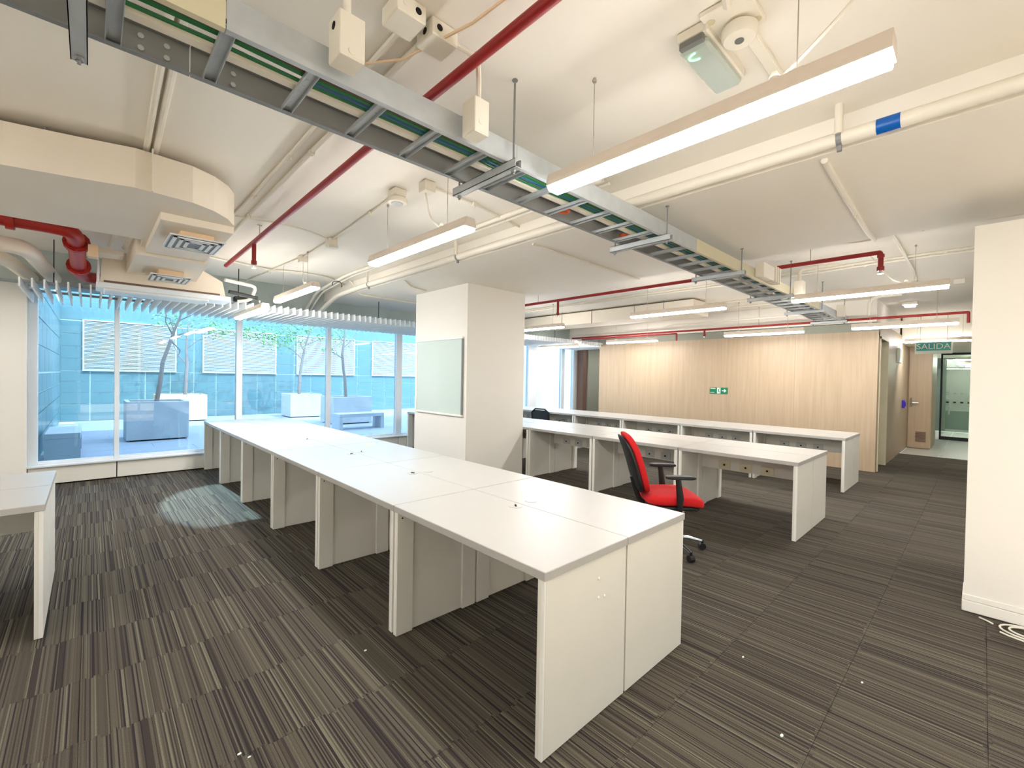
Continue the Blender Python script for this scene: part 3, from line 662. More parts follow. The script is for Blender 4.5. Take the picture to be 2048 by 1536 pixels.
build(MB().lathe([(.062, .05), (.078, .038), (.078, .018), (.070, .008), (.05, .004)], (1.74, 3.18, 2.84), n=28), 'body', 'boxw', sp, smooth=True)
build(MB().lathe([(.046, .0), (.046, .0045)], (1.74, 3.18, 2.839), n=24), 'grille', 'sock', sp)
jbox(1.78, 1.87, 2.84, 2.935, 2.87, 2.945, 'ceiling box feeding the second lamp by a drooping cable', [('y', (1.80, 2.84, 2.91), False), ('y', (1.845, 2.84, 2.91), False)])
jbox(1.82, 1.91, 4.76, 4.86, 2.86, 2.945, 'small ceiling box halfway between the alarm sounder and the slats')
disc('smoke_detector', 'flat white smoke detector below the middle ceiling box', 'detector', 'boxw', (1.865, 4.75, 2.835), .045, .024)
jbox(1.85, 1.94, 5.73, 5.83, 2.87, 2.945, 'small ceiling box above the third lamp')
jbox(8.52, 8.64, .19, .30, 2.88, 2.945, 'small ceiling box right of the long right hand lamp, by the partition')
for k, x in enumerate((5.28, 5.40, 5.52)):
    pass
jbox(4.95, 5.28, 1.545, 1.628, 2.575, 2.72, 'ribbed white box bank on the beige part of the tray')
tag(build(MB().box(5.30, 5.33, 1.535, 1.628, 2.57, 2.74, .002), 'cover_plate', 'boxw', loc=(5.31, 1.58, 2.57)), 'first loose white plate beside the box bank on the tray', 'plate')
tag(build(MB().box(5.37, 5.40, 1.535, 1.628, 2.57, 2.74, .002), 'cover_plate', 'boxw', loc=(5.38, 1.58, 2.57)), 'second loose white plate beside the box bank on the tray', 'plate')
tag(build(MB().box(5.44, 5.47, 1.535, 1.628, 2.57, 2.74, .002), 'cover_plate', 'boxw', loc=(5.45, 1.58, 2.57)), 'third loose white plate beside the box bank on the tray', 'plate')
jbox(6.30, 6.43, 1.53, 1.628, 2.57, 2.75, 'upright white box on the tray under a bent conduit')
tag(build(MB().tube(smoothline([(6.36, 1.58, 2.75), (6.36, 1.58, 2.91), (6.42, 1.2, 2.91)], .09, 6), .02, 8), 'conduit', 'pipew', loc=(6.36, 1.58, 2.75), smooth=True), 'bent conduit rising from the upright tray box', 'conduit')
jbox(8.65, 8.78, 1.53, 1.628, 2.57, 2.75, 'white box near the end of the tray above the corridor lamp')
tag(build(MB().tube(smoothline([(9.3, .9, 2.93), (9.3, 1.3, 2.93), (9.3, 1.3, 2.62)], .15, 6), .03, 8), 'conduit', 'pipew', loc=(9.3, 1.3, 2.62), smooth=True), 'thick white elbow pipe at the far end of the tray', 'conduit')

# emergency lamp, presence sensor, plate
em = thing('emergency_lamp', 'clear emergency lamp with a green light ring at the top right', 'emergency lamp', (1.98, .84, 2.87))
build(MB().box(1.78, 2.19, .785, .915, 2.90, 2.948, .006), 'base', 'boxw', em)
build(MB().box(1.80, 2.17, .79, .91, 2.862, 2.8995, .012), 'lens', 'lens', em)
build(MB().box(1.775, 1.80, .80, .90, 2.868, 2.90, .004), 'end_cap', 'grey', em)
build(MB().tube([(1.845 + .022 * math.cos(a), .85 + .036 * math.sin(a), 2.8605) for a in [.22 * i for i in range(15)]], .0026, 6), 'led_ring', 'led', em)
ps = thing('presence_sensor', 'round white presence sensor with a grey eye beside the emergency lamp', 'sensor', (1.885, .70, 2.86))
build(MB().lathe([(.05, .06), (.066, .045), (.066, .016), (.058, .002), (.045, .0)], (1.885, .70, 2.865), n=28), 'body', 'boxw', ps, smooth=True)
build(MB().lathe([(.017, -.0015), (.017, .004)], (1.885, .70, 2.863), n=20), 'eye', 'grey', ps)
pl = thing('ceiling_plate', 'white mounting plate with knockouts above the presence sensor', 'plate', (1.83, .70, 2.93))
build(MB().box(1.74, 1.94, .62, .80, 2.926, 2.948, .003), 'body', 'boxw', pl)
for (x, y) in ((1.79, .775), (1.90, .64)): build(MB().lathe([(.016, 0), (.016, .002)], (x, y, 2.9245), n=16), 'knockout', 'beigep', pl)
tag(build(MB().box(1.95, 2.38, .67, .715, 2.925, 2.948, .003), 'trunking', 'boxw', loc=(2.1, .69, 2.925)), 'short white trunking from the presence sensor towards the big lamp', 'trunking')
tag(build(MB().tube([(1.60, .66, 2.93), (1.76, .70, 2.93)], .016, 8), 'conduit', 'pipew', loc=(1.6, .66, 2.93), smooth=True), 'stub conduit entering the plate above the presence sensor', 'conduit')

# ------------------------------------------------------------------ pipes
def pipe(name, label, cat, pts, r, m, rad=.0, clamps=(), n=10, extra=None):
    t = thing(name, label, cat, pts[0])
    build(MB().tube(smoothline(pts, rad, 6) if rad else pts, r, n), 'run', m, t, smooth=True)
    for (p, ax, L_) in clamps:
        v = {'x': Vector((1, 0, 0)), 'y': Vector((0, 1, 0)), 'z': Vector((0, 0, 1))}[ax] * L_ / 2
        build(MB().tube([Vector(p) - v, Vector(p) + v], r * 1.35, n), 'coupling', m, t, smooth=True)
    return t
def sprink(t, x, y, z0, z1, m='red', r=.02):
    build(MB().tube([(x, y, z0), (x, y, z1)], r, 10), 'drop_pipe', m, t, smooth=True)
    build(MB().lathe([(r * 1.35, 0), (r * 1.35, .035)], (x, y, z1), n=12), 'fitting', m, t)
    build(MB().lathe([(.009, 0), (.012, .02), (.010, .035)], (x, y, z1 - .035), n=10).lathe([(.02, 0), (.02, .003)], (x, y, z1 - .04), n=14), 'sprinkler_head', 'chrome', t)
def hook(t, x, y, z, zt):
    build(MB().tube([(x, y, z), (x, y, zt)], .004, 6).box(x - .02, x + .02, y - .01, y + .01, zt - .006, zt), 'pipe_hanger', 'wire', t)
rp = pipe('sprinkler_pipe', 'long red sprinkler pipe crossing behind the tray at the upper left', 'pipe', [(1.155, -3.2, 2.82), (1.165, 2, 2.82), (1.21, 6.45, 2.82)], .023, 'red')
sprink(rp, 1.20, 5.1, 2.81, 2.60); hook(rp, 1.2, 4.9, 2.82, ZC); hook(rp, 1.16, 1.0, 2.82, ZC)
r2_ = pipe('sprinkler_pipe', 'red sprinkler pipe over the middle row ending in an elbow at the right', 'pipe', [(5.60, 7.8, 2.79), (5.62, .74, 2.79), (5.62, .71, 2.79), (5.62, .71, 2.61)], .022, 'red', .05, [((5.62, .71, 2.63), 'z', .04), ((5.62, .71, 2.755), 'z', .03)])
sprink(r2_, 5.61, 4.85, 2.78, 2.55); hook(r2_, 5.61, 5.3, 2.79, ZC); hook(r2_, 5.62, 1.3, 2.79, ZC)
build(MB().lathe([(.012, 0), (.012, .03)], (5.62, .71, 2.585), n=10).lathe([(.024, 0), (.024, .003)], (5.62, .71, 2.58), n=14), 'sprinkler_head', 'chrome', r2_)
r3_ = pipe('sprinkler_pipe', 'far red sprinkler pipe along the timber wall head with an elbow over the corridor', 'pipe', [(9.40, 7.6, 2.585), (9.40, .17, 2.585), (9.40, .16, 2.585), (9.40, .16, 2.43)], .02, 'red', .05)
sprink(r3_, 9.40, 4.05, 2.58, 2.45); hook(r3_, 9.4, 3.0, 2.585, ZC)
pipe('sprinkler_pipe', 'short red branch pipe with a small drop left of the timber wall head', 'pipe', [(9.05, 7.0, 2.50), (9.05, 4.5, 2.50), (9.05, 4.49, 2.50), (9.05, 4.49, 2.35)], .018, 'red', .04)
wp = pipe('water_pipe', 'thick white pipe with blue tape running under the ceiling edge', 'pipe', [(2.86, -3.2, 2.785), (2.86, 6.4, 2.785), (2.80, 7.0, 2.74), (2.80, 7.85, 2.5)], .036, 'pipew', .25)
build(MB().tube([(2.86, .30, 2.785), (2.86, .392, 2.785)], .0375, 14), 'tape_band', 'blue', wp, smooth=True)
for y in (.545, 3.9, 6.0):
    build(MB().tube([(2.83, y, 2.80), (2.83, y, ZC)], .019, 10), 'post', 'pipew', wp, smooth=True)
    build(MB().tube([(2.86, y - .012, 2.785), (2.86, y + .012, 2.785)], .039, 14).box(2.85, 2.87, y - .01, y + .01, 2.72, 2.75), 'pipe_clip', 'galvd', wp)
for k, (x, z, r) in enumerate(((2.74, 2.925, .013), (2.66, 2.925, .02))):
    t = pipe('conduit', ('thin white conduit nearest to the thick taped pipe', 'wider white conduit on the ceiling two along from the taped pipe')[k], 'conduit', [(x, 1.9, z), (x, 6.3, z), (x - .02, 7.4, z - .1), (x - .02, 7.9, z - .35)], r, 'pipew', .2)
# big red main and white flexible ducts at the left
bp = pipe('red_main_pipe', 'big red flanged main pipe bending towards the window at the left', 'pipe', [(-2.9, 5.62, 2.72), (-.22, 5.47, 2.72), (-.10, 5.50, 2.70), (-.09, 6.55, 2.545), (-.05, 6.9, 2.53), (.8, 7.0, 2.53)], .062, 'redbig', .2, [((-.48, 5.49, 2.72), 'x', .05)], 14)
for (p, d_) in (((-.095, 5.75, 2.667), (0.0, .98, -.15)), ((-.09, 6.42, 2.565), (0, .98, -.15))):
    p = Vector(p); d_ = Vector(d_).normalized() * .012
    build(MB().tube([p - d_ * 2.4, p - d_ * .4], .095, 14).tube([p + d_ * .4, p + d_ * 2.4], .095, 14), 'flange', 'redbig', bp)
    u = d_.normalized().cross(Vector((1, 0, 0))).normalized(); v = Vector((1, 0, 0))
    for a in range(8):
        c = p + (u * math.cos(a * PI / 4) + v * math.sin(a * PI / 4)) * .08; build(MB().tube([c - d_ * 4, c + d_ * 4], .009, 6), 'flange_bolt', 'redbig', bp)
build(MB().box(-.02, .05, 5.68, 5.80, 2.55, 2.66, .002), 'paper_tag', 'peach', bp)
tag(build(MB().tube(smoothline([(-2.9, 5.95, 2.56), (-.62, 5.85, 2.58), (-.42, 5.95, 2.59), (-.33, 7.9, 2.62)], .35, 8), .07, 16), 'air_duct', 'duct', loc=(-.4, 6.5, 2.6), smooth=True), 'thick white air hose bending under the red main, right one of two', 'duct')
tag(build(MB().tube(smoothline([(-2.9, 6.45, 2.54), (-.78, 6.40, 2.56), (-.60, 6.55, 2.57), (-.52, 7.9, 2.60)], .35, 8), .065, 16), 'air_duct', 'duct', loc=(-.6, 6.8, 2.6), smooth=True), 'thick white air hose bending under the red main, left one of two', 'duct')

# conduits on the ceiling
def cond(label, pts, r=.011, m='pipew', clips=()):
    t = thing('conduit', label, 'conduit', pts[0]); build(MB().tube(smoothline(pts, .12, 5), r, 8), 'run', m, t, smooth=True)
    for c in clips: build(MB().box(c[0] - .016, c[0] + .016, c[1] - .016, c[1] + .016, c[2], c[2] + .03, .003).tube([(c[0], c[1], c[2] - .012), (c[0], c[1], c[2])], .006, 6), 'clip', 'pipew', t)
    return t
Z = 2.932
cond('left of two twin conduits running down to the rounded duct', [(.205, 1.2, Z), (.262, 3.9, Z)], .017)
cond('right of two twin conduits running down to the rounded duct', [(.247, 1.2, Z), (.308, 3.9, Z)], .017)
cond('white conduit on the ceiling left of the red pipe, nearer the rounded duct', [(.93, 1.66, Z), (.945, 3.0, Z), (.95, 4.4, Z), (.90, 5.4, Z)], .014, clips=[(.95, 3.15, 2.91), (.95, 4.05, 2.91)])
cond('white conduit on the ceiling left of the red pipe, nearer the pipe', [(1.03, 1.66, Z), (1.03, 3.0, Z), (1.04, 4.4, Z), (1.07, 6.2, Z)], .014, clips=[(1.03, 3.0, 2.91), (1.04, 4.6, 2.91)])
cond('conduit from the alarm sounder box to the middle ceiling box', [(1.76, 3.235, Z), (1.86, 4.76, Z)], .010, clips=[(1.79, 3.75, 2.91)])
cond('conduit between the middle ceiling box and the box over the third lamp', [(1.86, 4.86, Z), (1.89, 5.73, Z)], .010)
cond('conduit from the box over the third lamp to the concrete beam', [(1.88, 5.83, Z), (1.76, 7.9, Z)], .010, clips=[(1.82, 6.9, 2.91)])
cond('thin conduit curving left from the middle ceiling box towards the duct', [(1.82, 4.80, Z), (1.58, 4.66, Z), (1.31, 4.64, Z), (.96, 4.72, Z), (.80, 4.72, Z)], .009)
cond('conduit from the lamp feed box over to the lowered ceiling band', [(1.87, 2.90, Z), (2.26, 2.92, Z), (2.70, 3.0, Z), (2.985, 3.06, Z)], .010, clips=[(2.3, 2.92, 2.91)])
cond('long conduit wandering in front of the concrete beam to the thick pipe', [(.85, 6.58, Z), (1.36, 6.70, Z), (1.8, 6.81, Z), (2.14, 6.65, Z), (2.56, 6.68, Z), (2.95, 7.05, Z)], .013, clips=[(2.05, 6.69, 2.91)])
cond('conduit crossing the lowered band in front of the pillar', [(3.0, 2.92, ZB - .012), (3.5, 2.94, ZB - .012), (4.04, 2.96, ZB - .012), (4.95, 2.96, ZB - .012)], .010, clips=[(3.9, 2.955, ZB - .03)])
cond('conduit crossing the lowered band right of the tray under the taped pipe', [(3.0, .64, ZB - .012), (3.67, .66, ZB - .012), (4.66, .68, ZB - .012), (4.95, .67, ZB - .012)], .018, clips=[(4.1, .67, ZB - .03)])
cond('wavy conduit above the white partition, upper one', [(5.43, 2.0, Z), (5.46, 1.14, Z), (5.65, .88, Z), (5.53, .56, Z), (5.48, .32, Z), (5.61, -.21, Z), (5.62, -2, Z)], .012, clips=[(5.5, .4, 2.91)])
cond('straight conduit above the white partition, beside the wavy one', [(5.30, 7.5, Z), (5.30, 2.4, Z), (5.36, 1.2, Z), (5.40, -2, Z)], .011)
cond('upper one of two straight conduits behind the red pipe elbow', [(6.70, 7.5, Z), (6.70, 1.68, Z), (6.62, .9, Z), (6.62, -2, Z)], .012, clips=[(6.65, 1.1, 2.91), (6.62, .3, 2.91)])
cond('lower one of two straight conduits behind the red pipe elbow', [(6.86, 7.5, Z), (6.86, 1.6, Z), (6.78, .9, Z), (6.78, -2, Z)], .012, clips=[(6.8, 1.0, 2.91)])
cond('diagonal conduit on the ceiling running to the right hand lamp', [(4.97, .62, Z), (5.6, .62, Z), (7.5, .62, Z), (9.0, .70, Z)], .016)
cond('conduit along the middle row ceiling behind the boxed duct', [(8.35, 7.5, Z), (8.35, 2.2, Z)], .013)
cond('pale conduit at the head of the timber wall, upper one', [(9.0, 7.0, Z), (9.0, 2.2, Z)], .014)
cond('pale conduit with a kink at the head of the timber wall, lower one', [(9.30, 7.4, 2.66), (9.30, 5.0, 2.66), (9.25, 4.7, 2.72), (9.25, 2.2, 2.72)], .016)
cond('white conduit above the slats right of the thick pipe', [(2.9, 6.75, ZB - .014 + .2), (2.98, 6.7, ZB + .1), (3.02, 6.68, ZB - .014), (4.9, 6.75, ZB - .014)], .018)
cond('thin conduit left of the pillar top on the lowered band', [(3.03, 5.3, ZB - .012), (3.3, 5.6, ZB - .012), (3.6, 5.68, ZB - .012)], .012)
tag(build(MB().tube([(2.55 + .07 * math.cos(a), 6.35, 2.78 + .05 * math.sin(a)) for a in [.3 * i - .6 for i in range(15)]], .006, 6), 'cable', 'black', loc=(2.5, 6.35, 2.78)), 'black cable loop hanging beside the bend of the thick pipe', 'cable')

# ------------------------------------------------------------------ ducts and air conditioner
du = thing('rounded_duct', 'large white sheet metal duct with a rounded corner at the left', 'duct', (0, 4.5, 2.64))
poly = [(-3.2, 3.98), (-.36, 3.80)] + [(-.1, 3.74), (.20, 3.655)] + [(.30 + .53 * math.cos(a), 4.18 + .53 * math.sin(a)) for a in [math.radians(-85 + 17 * i) for i in range(1, 6)]] + [(.83, 4.3), (.83, 5.3), (.33, 5.3), (.33, 5.05), (-3.2, 5.05)]
build(MB().prism(poly, 2.64, 2.885), 'sheet_body', 'duct', du)
build(MB().box(.278, .285, 3.625, 3.66, 2.635, 2.9), 'seam_strip', 'pipew', du)
build(MB().tube([(-.2, 3.9, 2.885), (-.2, 3.9, ZC)], .008, 6).tube([(.7, 4.4, 2.885), (.7, 4.4, ZC)], .008, 6), 'duct_hangers', 'galvd', du)
build(MB().box(.36, .815, 4.06, 5.29, 2.585, 2.64, .003), 'plenum', 'duct', du)
def diffuser(x0, x1, y0, y1, z, ztop, label):
    t = thing('air_diffuser', label, 'air diffuser', ((x0 + x1) / 2, (y0 + y1) / 2, z))
    build(MB().box(x0 + .07, x1 - .07, y0 + .06, y1 - .06, z + .012, ztop, .002), 'collar', 'peach', t)
    build(MB().box(x0, x1, y0, y1, z + .004, z + .012, .001), 'plate', 'alu', t)
    s = MB()
    for k in range(3):
        q = .025 + .045 * k
        s.box(x0 + q, x0 + q + .024, y0 + q, y1 - q, z - .006, z + .004).box(x1 - q - .024, x1 - q, y0 + q, y1 - q, z - .006, z + .004)
        s.box(x0 + q, x1 - q, y0 + q, y0 + q + .018, z - .006, z + .004).box(x0 + q, x1 - q, y1 - q - .018, y1 - q, z - .006, z + .004)
    build(s, 'vanes', 'slatw', t)
    build(MB().box(x0 + .012, x1 - .012, y0 + .012, y1 - .012, z + .001, z + .004), 'throat', 'grey', t)
diffuser(.43, .79, 4.20, 4.67, 2.525, 2.585, 'square louvred air diffuser under the rounded duct, nearer one')
pb = thing('duct_box', 'white sheet metal duct box between the rounded duct and the air conditioner', 'duct', (.6, 5.85, 2.56))
build(MB().prism([(.30, 5.31), (.84, 5.31), (.90, 6.38), (.28, 6.38)], 2.56, 2.86), 'sheet_body', 'duct', pb)
diffuser(.44, .79, 5.83, 6.27, 2.49, 2.56, 'square louvred air diffuser near the air conditioner, farther one')
ac = thing('air_conditioner', 'wide white air conditioner hung above the slats at the left', 'air conditioner', (.6, 6.5, 2.35))
b = MB(); prof = [(.07, 2.43), (.09, 2.74), (.46, 2.80), (.98, 2.70), (1.17, 2.60), (1.20, 2.43)]
v0 = [b.bm.verts.new((x, 6.40, z)) for x, z in prof]; v1 = [b.bm.verts.new((x, 6.74, z)) for x, z in prof]
b.bm.faces.new(v0); b.bm.faces.new(list(reversed(v1)))
for i in range(6): b.bm.faces.new((v0[i], v1[i], v1[(i + 1) % 6], v0[(i + 1) % 6]))
build(b, 'body', 'duct', ac)
build(MB().box(.04, 1.25, 6.36, 6.70, 2.365, 2.428, .008), 'front_lip', 'alu', ac)
build(MB().box(.10, 1.02, 6.34, 6.66, 2.335, 2.364, .008), 'air_flap', 'alu', ac)
build(MB().box(.10, 1.14, 6.385, 6.40, 2.432, 2.452), 'air_slot', 'brown', ac)
build(MB().box(.045, .068, 6.38, 6.74, 2.42, 2.72, .004), 'side_cap', 'alu', ac)
tag(build(MB().tube(smoothline([(1.22, 6.55, 2.66), (1.62, 6.75, 2.66), (1.60, 6.95, 2.50), (1.45, 6.98, 2.47)], .08), .022, 8), 'drain_pipe', 'pipew', loc=(1.3, 6.6, 2.6), smooth=True), 'white drain pipe bending down beside the air conditioner', 'pipe')
tag(build(MB().tube([(1.28, 6.62, 2.53), (1.45, 6.66, 2.52), (1.62, 6.70, 2.50)], .024, 10), 'insulated_pipe', 'black', loc=(1.4, 6.65, 2.52), smooth=True), 'black insulated pipe beside the air conditioner above the slats', 'pipe')
tag(build(MB().box(1.42, 1.62, 7.02, 7.12, 2.475, 2.545, .01), 'pump', 'black', loc=(1.5, 7.05, 2.475)), 'small black pump resting on the slat rail', 'pump')
tag(build(MB().box(-.02, .24, 5.9, 6.15, 2.64, 2.69, .004), 'tray_box', 'boxw', loc=(.1, 6, 2.64)), 'flat white box between the red main and the air conditioner', 'box')
for k, (x, y) in enumerate(((.16, 5.15), (.27, 5.15))):
    tag(build(MB().tube(smoothline([(x, 5.06, 2.74), (x, 5.5, 2.74), (x - .03, 5.9, 2.72)], .1), .02, 8), 'conduit', 'pipew', loc=(x, 5.1, 2.74), smooth=True), ('left stub conduit between the rounded duct and the flat white box', 'right stub conduit between the rounded duct and the flat white box')[k], 'conduit')
fd = thing('boxed_duct', 'long white boxed duct under the ceiling over the back row', 'duct', (7.8, 5.5, 2.68))
build(MB().box(7.55, 8.15, 3.45, 5.6, 2.665, 2.915, .003), 'sheet_body', 'duct', fd); build(MB().box(7.55, 8.15, 5.605, 7.8, 2.665, 2.915, .003), 'sheet_body', 'duct', fd)
for y in (4.0, 4.6, 5.6, 6.4):
    build(MB().tube([(7.54, y, 2.65), (7.54, y, ZC)], .005, 6), 'strap', 'galvd', fd)

# ------------------------------------------------------------------ signs
def text(body, size, name, m, parent, mtx, ext=.0015):
    cu = bpy.data.curves.new(name, 'FONT'); cu.body = body; cu.size = size; cu.extrude = ext; cu.align_x = 'CENTER'; cu.align_y = 'CENTER'
    o = bpy.data.objects.new(name, cu); C.objects.link(o)
    dg = bpy.context.evaluated_depsgraph_get(); me = bpy.data.meshes.new_from_object(o.evaluated_get(dg)); bpy.data.objects.remove(o)
    me.transform(mtx); me.materials.clear(); me.materials.append(M[m])
    q = bpy.data.objects.new(name, me); C.objects.link(q); q.parent = parent; return q
FX = Matrix(((0, 0, -1, 0), (-1, 0, 0, 0), (0, 1, 0, 0), (0, 0, 0, 1)))     # text in XY -> faces -x, reads along -y
ex = thing('exit_sign', 'green and white exit direction sign on the timber wall', 'sign', (9.615, 3.815, 1.305))
e0 = ex.location
build(MB().box(9.610, 9.619, 3.63, 4.00, 1.24, 1.372, .001), 'plate', 'green', ex)
build(MB().box(9.606, 9.610, 3.775, 3.845, 1.245, 1.367), 'white_field', 'signw', ex)
mn = MB()
mn.tube([(9.6045, 3.815, 1.335), (9.6045, 3.808, 1.30)], .007, 6).lathe([(.008, 0), (.008, .002)], (9.604, 3.800, 1.352), 'x', 10)
mn.tube([(9.6045, 3.808, 1.30), (9.6045, 3.79, 1.285), (9.6045, 3.795, 1.262)], .005, 6).tube([(9.6045, 3.808, 1.30), (9.6045, 3.822, 1.28), (9.6045, 3.835, 1.27)], .005, 6)
mn.tube([(9.6045, 3.813, 1.33), (9.6045, 3.795, 1.322), (9.6045, 3.785, 1.332)], .004, 6).tube([(9.6045, 3.815, 1.33), (9.6045, 3.83, 1.315)], .004, 6)
build(mn, 'running_figure', 'green', ex)
ar = MB(); ar.box(9.605, 9.610, 3.685, 3.745, 1.297, 1.315)
p_ = [(3.70, 1.345), (3.655, 1.306), (3.70, 1.267), (3.70, 1.29), (3.69, 1.306), (3.70, 1.322)]
va = [ar.bm.verts.new((9.605, y, z)) for y, z in p_]; vb = [ar.bm.verts.new((9.610, y, z)) for y, z in p_]; ar.bm.faces.new(va); ar.bm.faces.new(list(reversed(vb)))
for i in range(6): ar.bm.faces.new((va[i], vb[i], vb[(i + 1) % 6], va[(i + 1) % 6]))
build(ar, 'arrow', 'signw', ex)
build(MB().box(9.606, 9.610, 3.88, 3.985, 1.345, 1.360), 'white_line', 'signw', ex)
build(MB().box(9.606, 9.610, 3.90, 3.985, 1.262, 1.272), 'white_line', 'signw', ex)
sa = thing('salida_sign', 'hanging teal exit sign lettered SALIDA under the corridor lamp', 'sign', (12.45, .66, 2.29))
build(MB().box(12.44, 12.46, .42, .98, 2.14, 2.385, .002), 'frame_plate', 'signw', sa)
build(MB().box(12.434, 12.44, .445, .955, 2.205, 2.365), 'teal_face', 'teal', sa)
text('SALIDA', .155, 'lettering', 'signw', sa, Matrix.Translation((-.018, .04, -.005)) @ FX)
build(MB().tube([(12.45, .5, 2.385), (12.45, .5, ZC)], .004, 6).tube([(12.45, .9, 2.385), (12.45, .9, ZC)], .004, 6), 'hangers', 'wire', sa)
el = thing('emergency_spot', 'small lit emergency lamp on the ceiling before the corridor', 'emergency lamp', (10.42, .9, 2.9))
build(MB().box(10.33, 10.52, .80, 1.0, 2.90, 2.948, .004), 'base', 'boxw', el); build(MB().box(10.36, 10.49, .83, .97, 2.865, 2.90, .004), 'lens', 'emled', el)

# ------------------------------------------------------------------ chairs
ch = thing('office_chair', 'red office chair with black shell and armrests behind the long table', 'chair', (0, 0, 0))
SH = .47
def seatf(q):
    z = q.z - .05 * max(0, q.x / .25 - .35) ** 2 * 1.6 + .012 * math.cos(q.x * 6); return Vector((q.x + .02, q.y, z + SH))
build(MB().sup((.25, .245, .052), .5, .5, 32, 14, seatf), 'seat', 'redfab', ch, smooth=True)
build(MB().sup((.225, .22, .022), .4, .5, 24, 8, lambda q: Vector((q.x + .01, q.y, q.z + SH - .055 - .04 * max(0, q.x / .25 - .35) ** 2))), 'seat_pan', 'black', ch, smooth=True)
def backf(q):
    h = q.z; x = -.225 - .27 * (h + .26) - .05 * math.sin((h + .3) * 3.2) * 0 - .10 * ((h) / .3) ** 2 * (1 if h > 0 else -.25) * .5
    return Vector((q.x + x + .28 * q.y ** 2, q.y * (1 - .18 * max(0, h / .3) ** 2), h + .775))
build(MB().sup((.038, .215, .255), .5, .55, 24, 22, backf), 'backrest', 'redfab', ch, smooth=True)
build(MB().sup((.020, .205, .245), .5, .5, 24, 20, lambda q: backf(q) + Vector((-.042, 0, -.015))), 'back_shell', 'black', ch, smooth=True)
build(MB().tube(smoothline([(-.02, 0, .40), (-.24, 0, .40), (-.285, 0, .52), (-.32, 0, .64)], .07), .022, 8), 'back_support', 'black', ch, smooth=True)
for s in (-1, 1):
    a = build(MB().tube([(.02, s * .27, .40), (.02, s * .275, .52), (.0, s * .275, .68)], .022, 8, [.02, .03, .022]).tube([(.02, s * .15, .405), (.02, s * .275, .405)], .016, 6), 'armrest', 'black', ch, smooth=True)
    build(MB().sup((.125, .04, .016), .5, .6, 20, 8, lambda q, s=s: Vector((q.x + .02, q.y + s * .275, q.z + .695))), 'arm_pad', 'black', a, smooth=True)
build(MB().lathe([(.028, .10), (.028, .25), (.02, .25), (.02, .40)], (0, 0, 0), n=14), 'gas_column', 'chrome', ch)
st = build(MB().lathe([(.04, .075), (.045, .11), (.035, .13)], (0, 0, 0), n=14), 'hub', 'chrome', ch)
for k in range(5):
    a = math.radians(3 + 72 * k); c_, s_ = math.cos(a), math.sin(a)
    leg = build(MB().tube([(.03 * c_, .03 * s_, .118), (.18 * c_, .18 * s_, .105), (.31 * c_, .31 * s_, .075)], .015, 8, [.020, .016, .011]), 'leg', 'chrome', ch, smooth=True)
    build(MB().tube([(.31 * c_ - .022 * s_, .31 * s_ + .022 * c_, .03), (.31 * c_ + .022 * s_, .31 * s_ - .022 * c_, .03)], .029, 12).tube([(.31 * c_, .31 * s_, .03), (.31 * c_, .31 * s_, .085)], .012, 6), 'castor', 'black', leg)
ch.location = (3.74, 1.90, 0); ch.rotation_euler = (0, 0, math.radians(-47))
c2 = thing('mesh_chair', 'black mesh back chair standing between the middle and back rows', 'chair', (0, 0, 0))
def b2(q): return Vector((q.x - .24 - .10 * (q.z + .2), q.y, q.z + .66))
fr = [b2(Vector((0, .21 * math.cos(a) if abs(math.cos(a)) < .8 else math.copysign(.205, math.cos(a)), .22 * max(-1, min(1, 1.25 * math.sin(a)))))) for a in [2 * PI * i / 32 for i in range(33)]]
build(MB().tube(fr, .016, 8), 'back_frame', 'black', c2, smooth=True)
build(MB().sup((.006, .195, .20), .4, .4, 20, 12, b2), 'back_mesh', mat('charcoal mesh', (46, 54, 58), .8, var=.2, scale=90), c2, smooth=True)
build(MB().sup((.24, .24, .04), .4, .4, 24, 10, lambda q: Vector((q.x, q.y, q.z + .46))), 'seat', 'black', c2, smooth=True)
build(MB().tube([(-.10, 0, .42), (-.25, 0, .44), (-.26, 0, .55)], .02, 8), 'back_support', 'black', c2)
for s in (-1, 1): build(MB().tube([(-.05, s * .24, .44), (-.06, s * .28, .60), (.02, s * .28, .66), (.16, s * .28, .66)], .016, 8), 'armrest', 'black', c2)
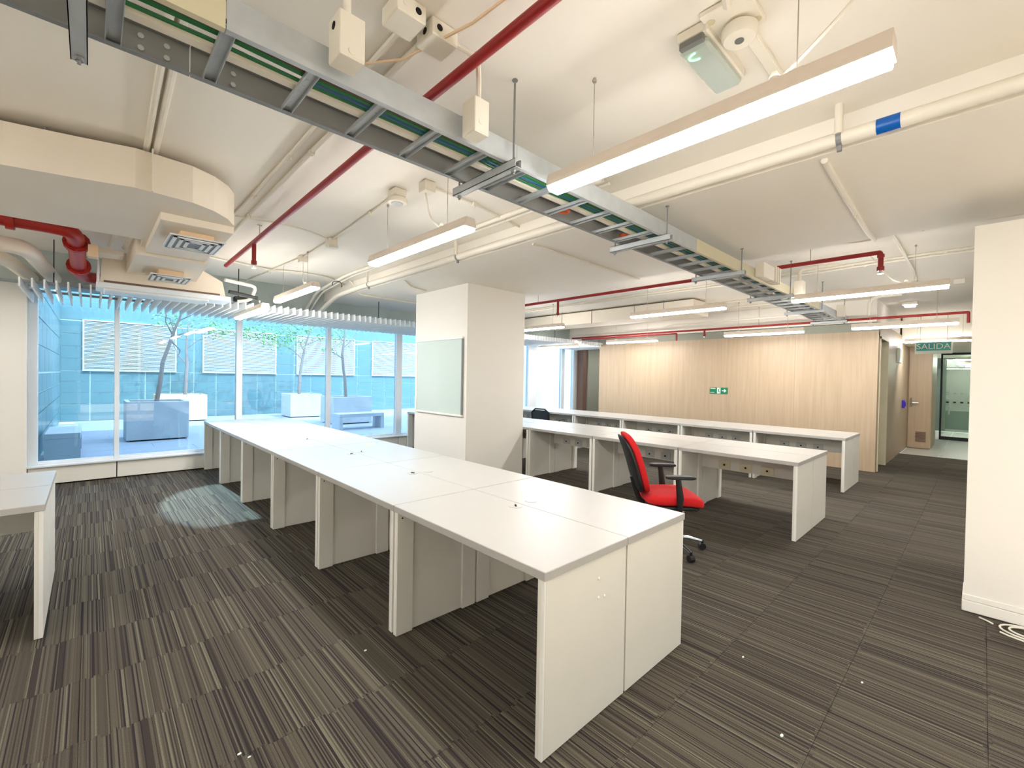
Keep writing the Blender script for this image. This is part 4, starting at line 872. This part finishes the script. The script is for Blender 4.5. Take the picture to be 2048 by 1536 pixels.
build(MB().lathe([(.03, .09), (.03, .43)], (0, 0, 0), n=12), 'gas_column', 'black', c2)
for k in range(5):
    a = math.radians(20 + 72 * k); c_, s_ = math.cos(a), math.sin(a)
    leg = build(MB().tube([(0, 0, .11), (.30 * c_, .30 * s_, .075)], .016, 8), 'leg', 'black', c2)
    build(MB().tube([(.30 * c_ - .02 * s_, .30 * s_ + .02 * c_, .028), (.30 * c_ + .02 * s_, .30 * s_ - .02 * c_, .028)], .027, 12).tube([(.30 * c_, .30 * s_, .03), (.30 * c_, .30 * s_, .08)], .01, 6), 'castor', 'black', leg)
c2.location = (6.86, 6.15, 0); c2.rotation_euler = (0, 0, math.radians(8))

# ------------------------------------------------------------------ cable coil and crumbs on the carpet
pts = []
for i in range(60):
    a = 2 * PI * i / 26 + 2.2; r = .15 - .0012 * i
    pts.append((4.06 + r * .85 * math.cos(a) + .03, -.26 + r * 1.25 * math.sin(a), .008 + .0035 * (i / 26)))
tag(build(MB().tube(pts, .0055, 8), 'cable_coil', 'pipew', loc=(4.05, -.25, .005), smooth=True), 'white cable coil lying on the carpet at the foot of the partition', 'cable')
tag(build(MB().tube([(4.17, -.02, .006), (4.14, -.055, .008), (4.12, -.08, .006)], .005, 6), 'cable_end', 'pipew', loc=(4.15, -.05, .005)), 'short white cable end at the skirting of the partition', 'cable')
for k, (x, y, s, lb) in enumerate(((.43, 1.97, .008, 'largest white plaster crumb on the carpet at the bottom edge'), (.455, 1.93, .006, 'small white plaster crumb beside the largest one at the bottom edge'), (2.58, .86, .008, 'white plaster crumb on the carpet right of the near table end'), (2.13, .55, .010, 'white plaster crumb on the carpet below the near table end'), (2.81, .38, .008, 'white plaster crumb on the open carpet at the lower right'), (1.09, 2.27, .008, 'white plaster crumb on the carpet left of the long table'))):
    tag(build(MB().sup((s, s * .6, s * .4), .9, .8, 8, 6, lambda q, x=x, y=y, s=s: Vector((q.x + x, q.y + y, q.z + s * .4))), 'plaster_crumb', 'signw', loc=(x, y, 0)), lb, 'crumb', 'plaster crumbs on the carpet')
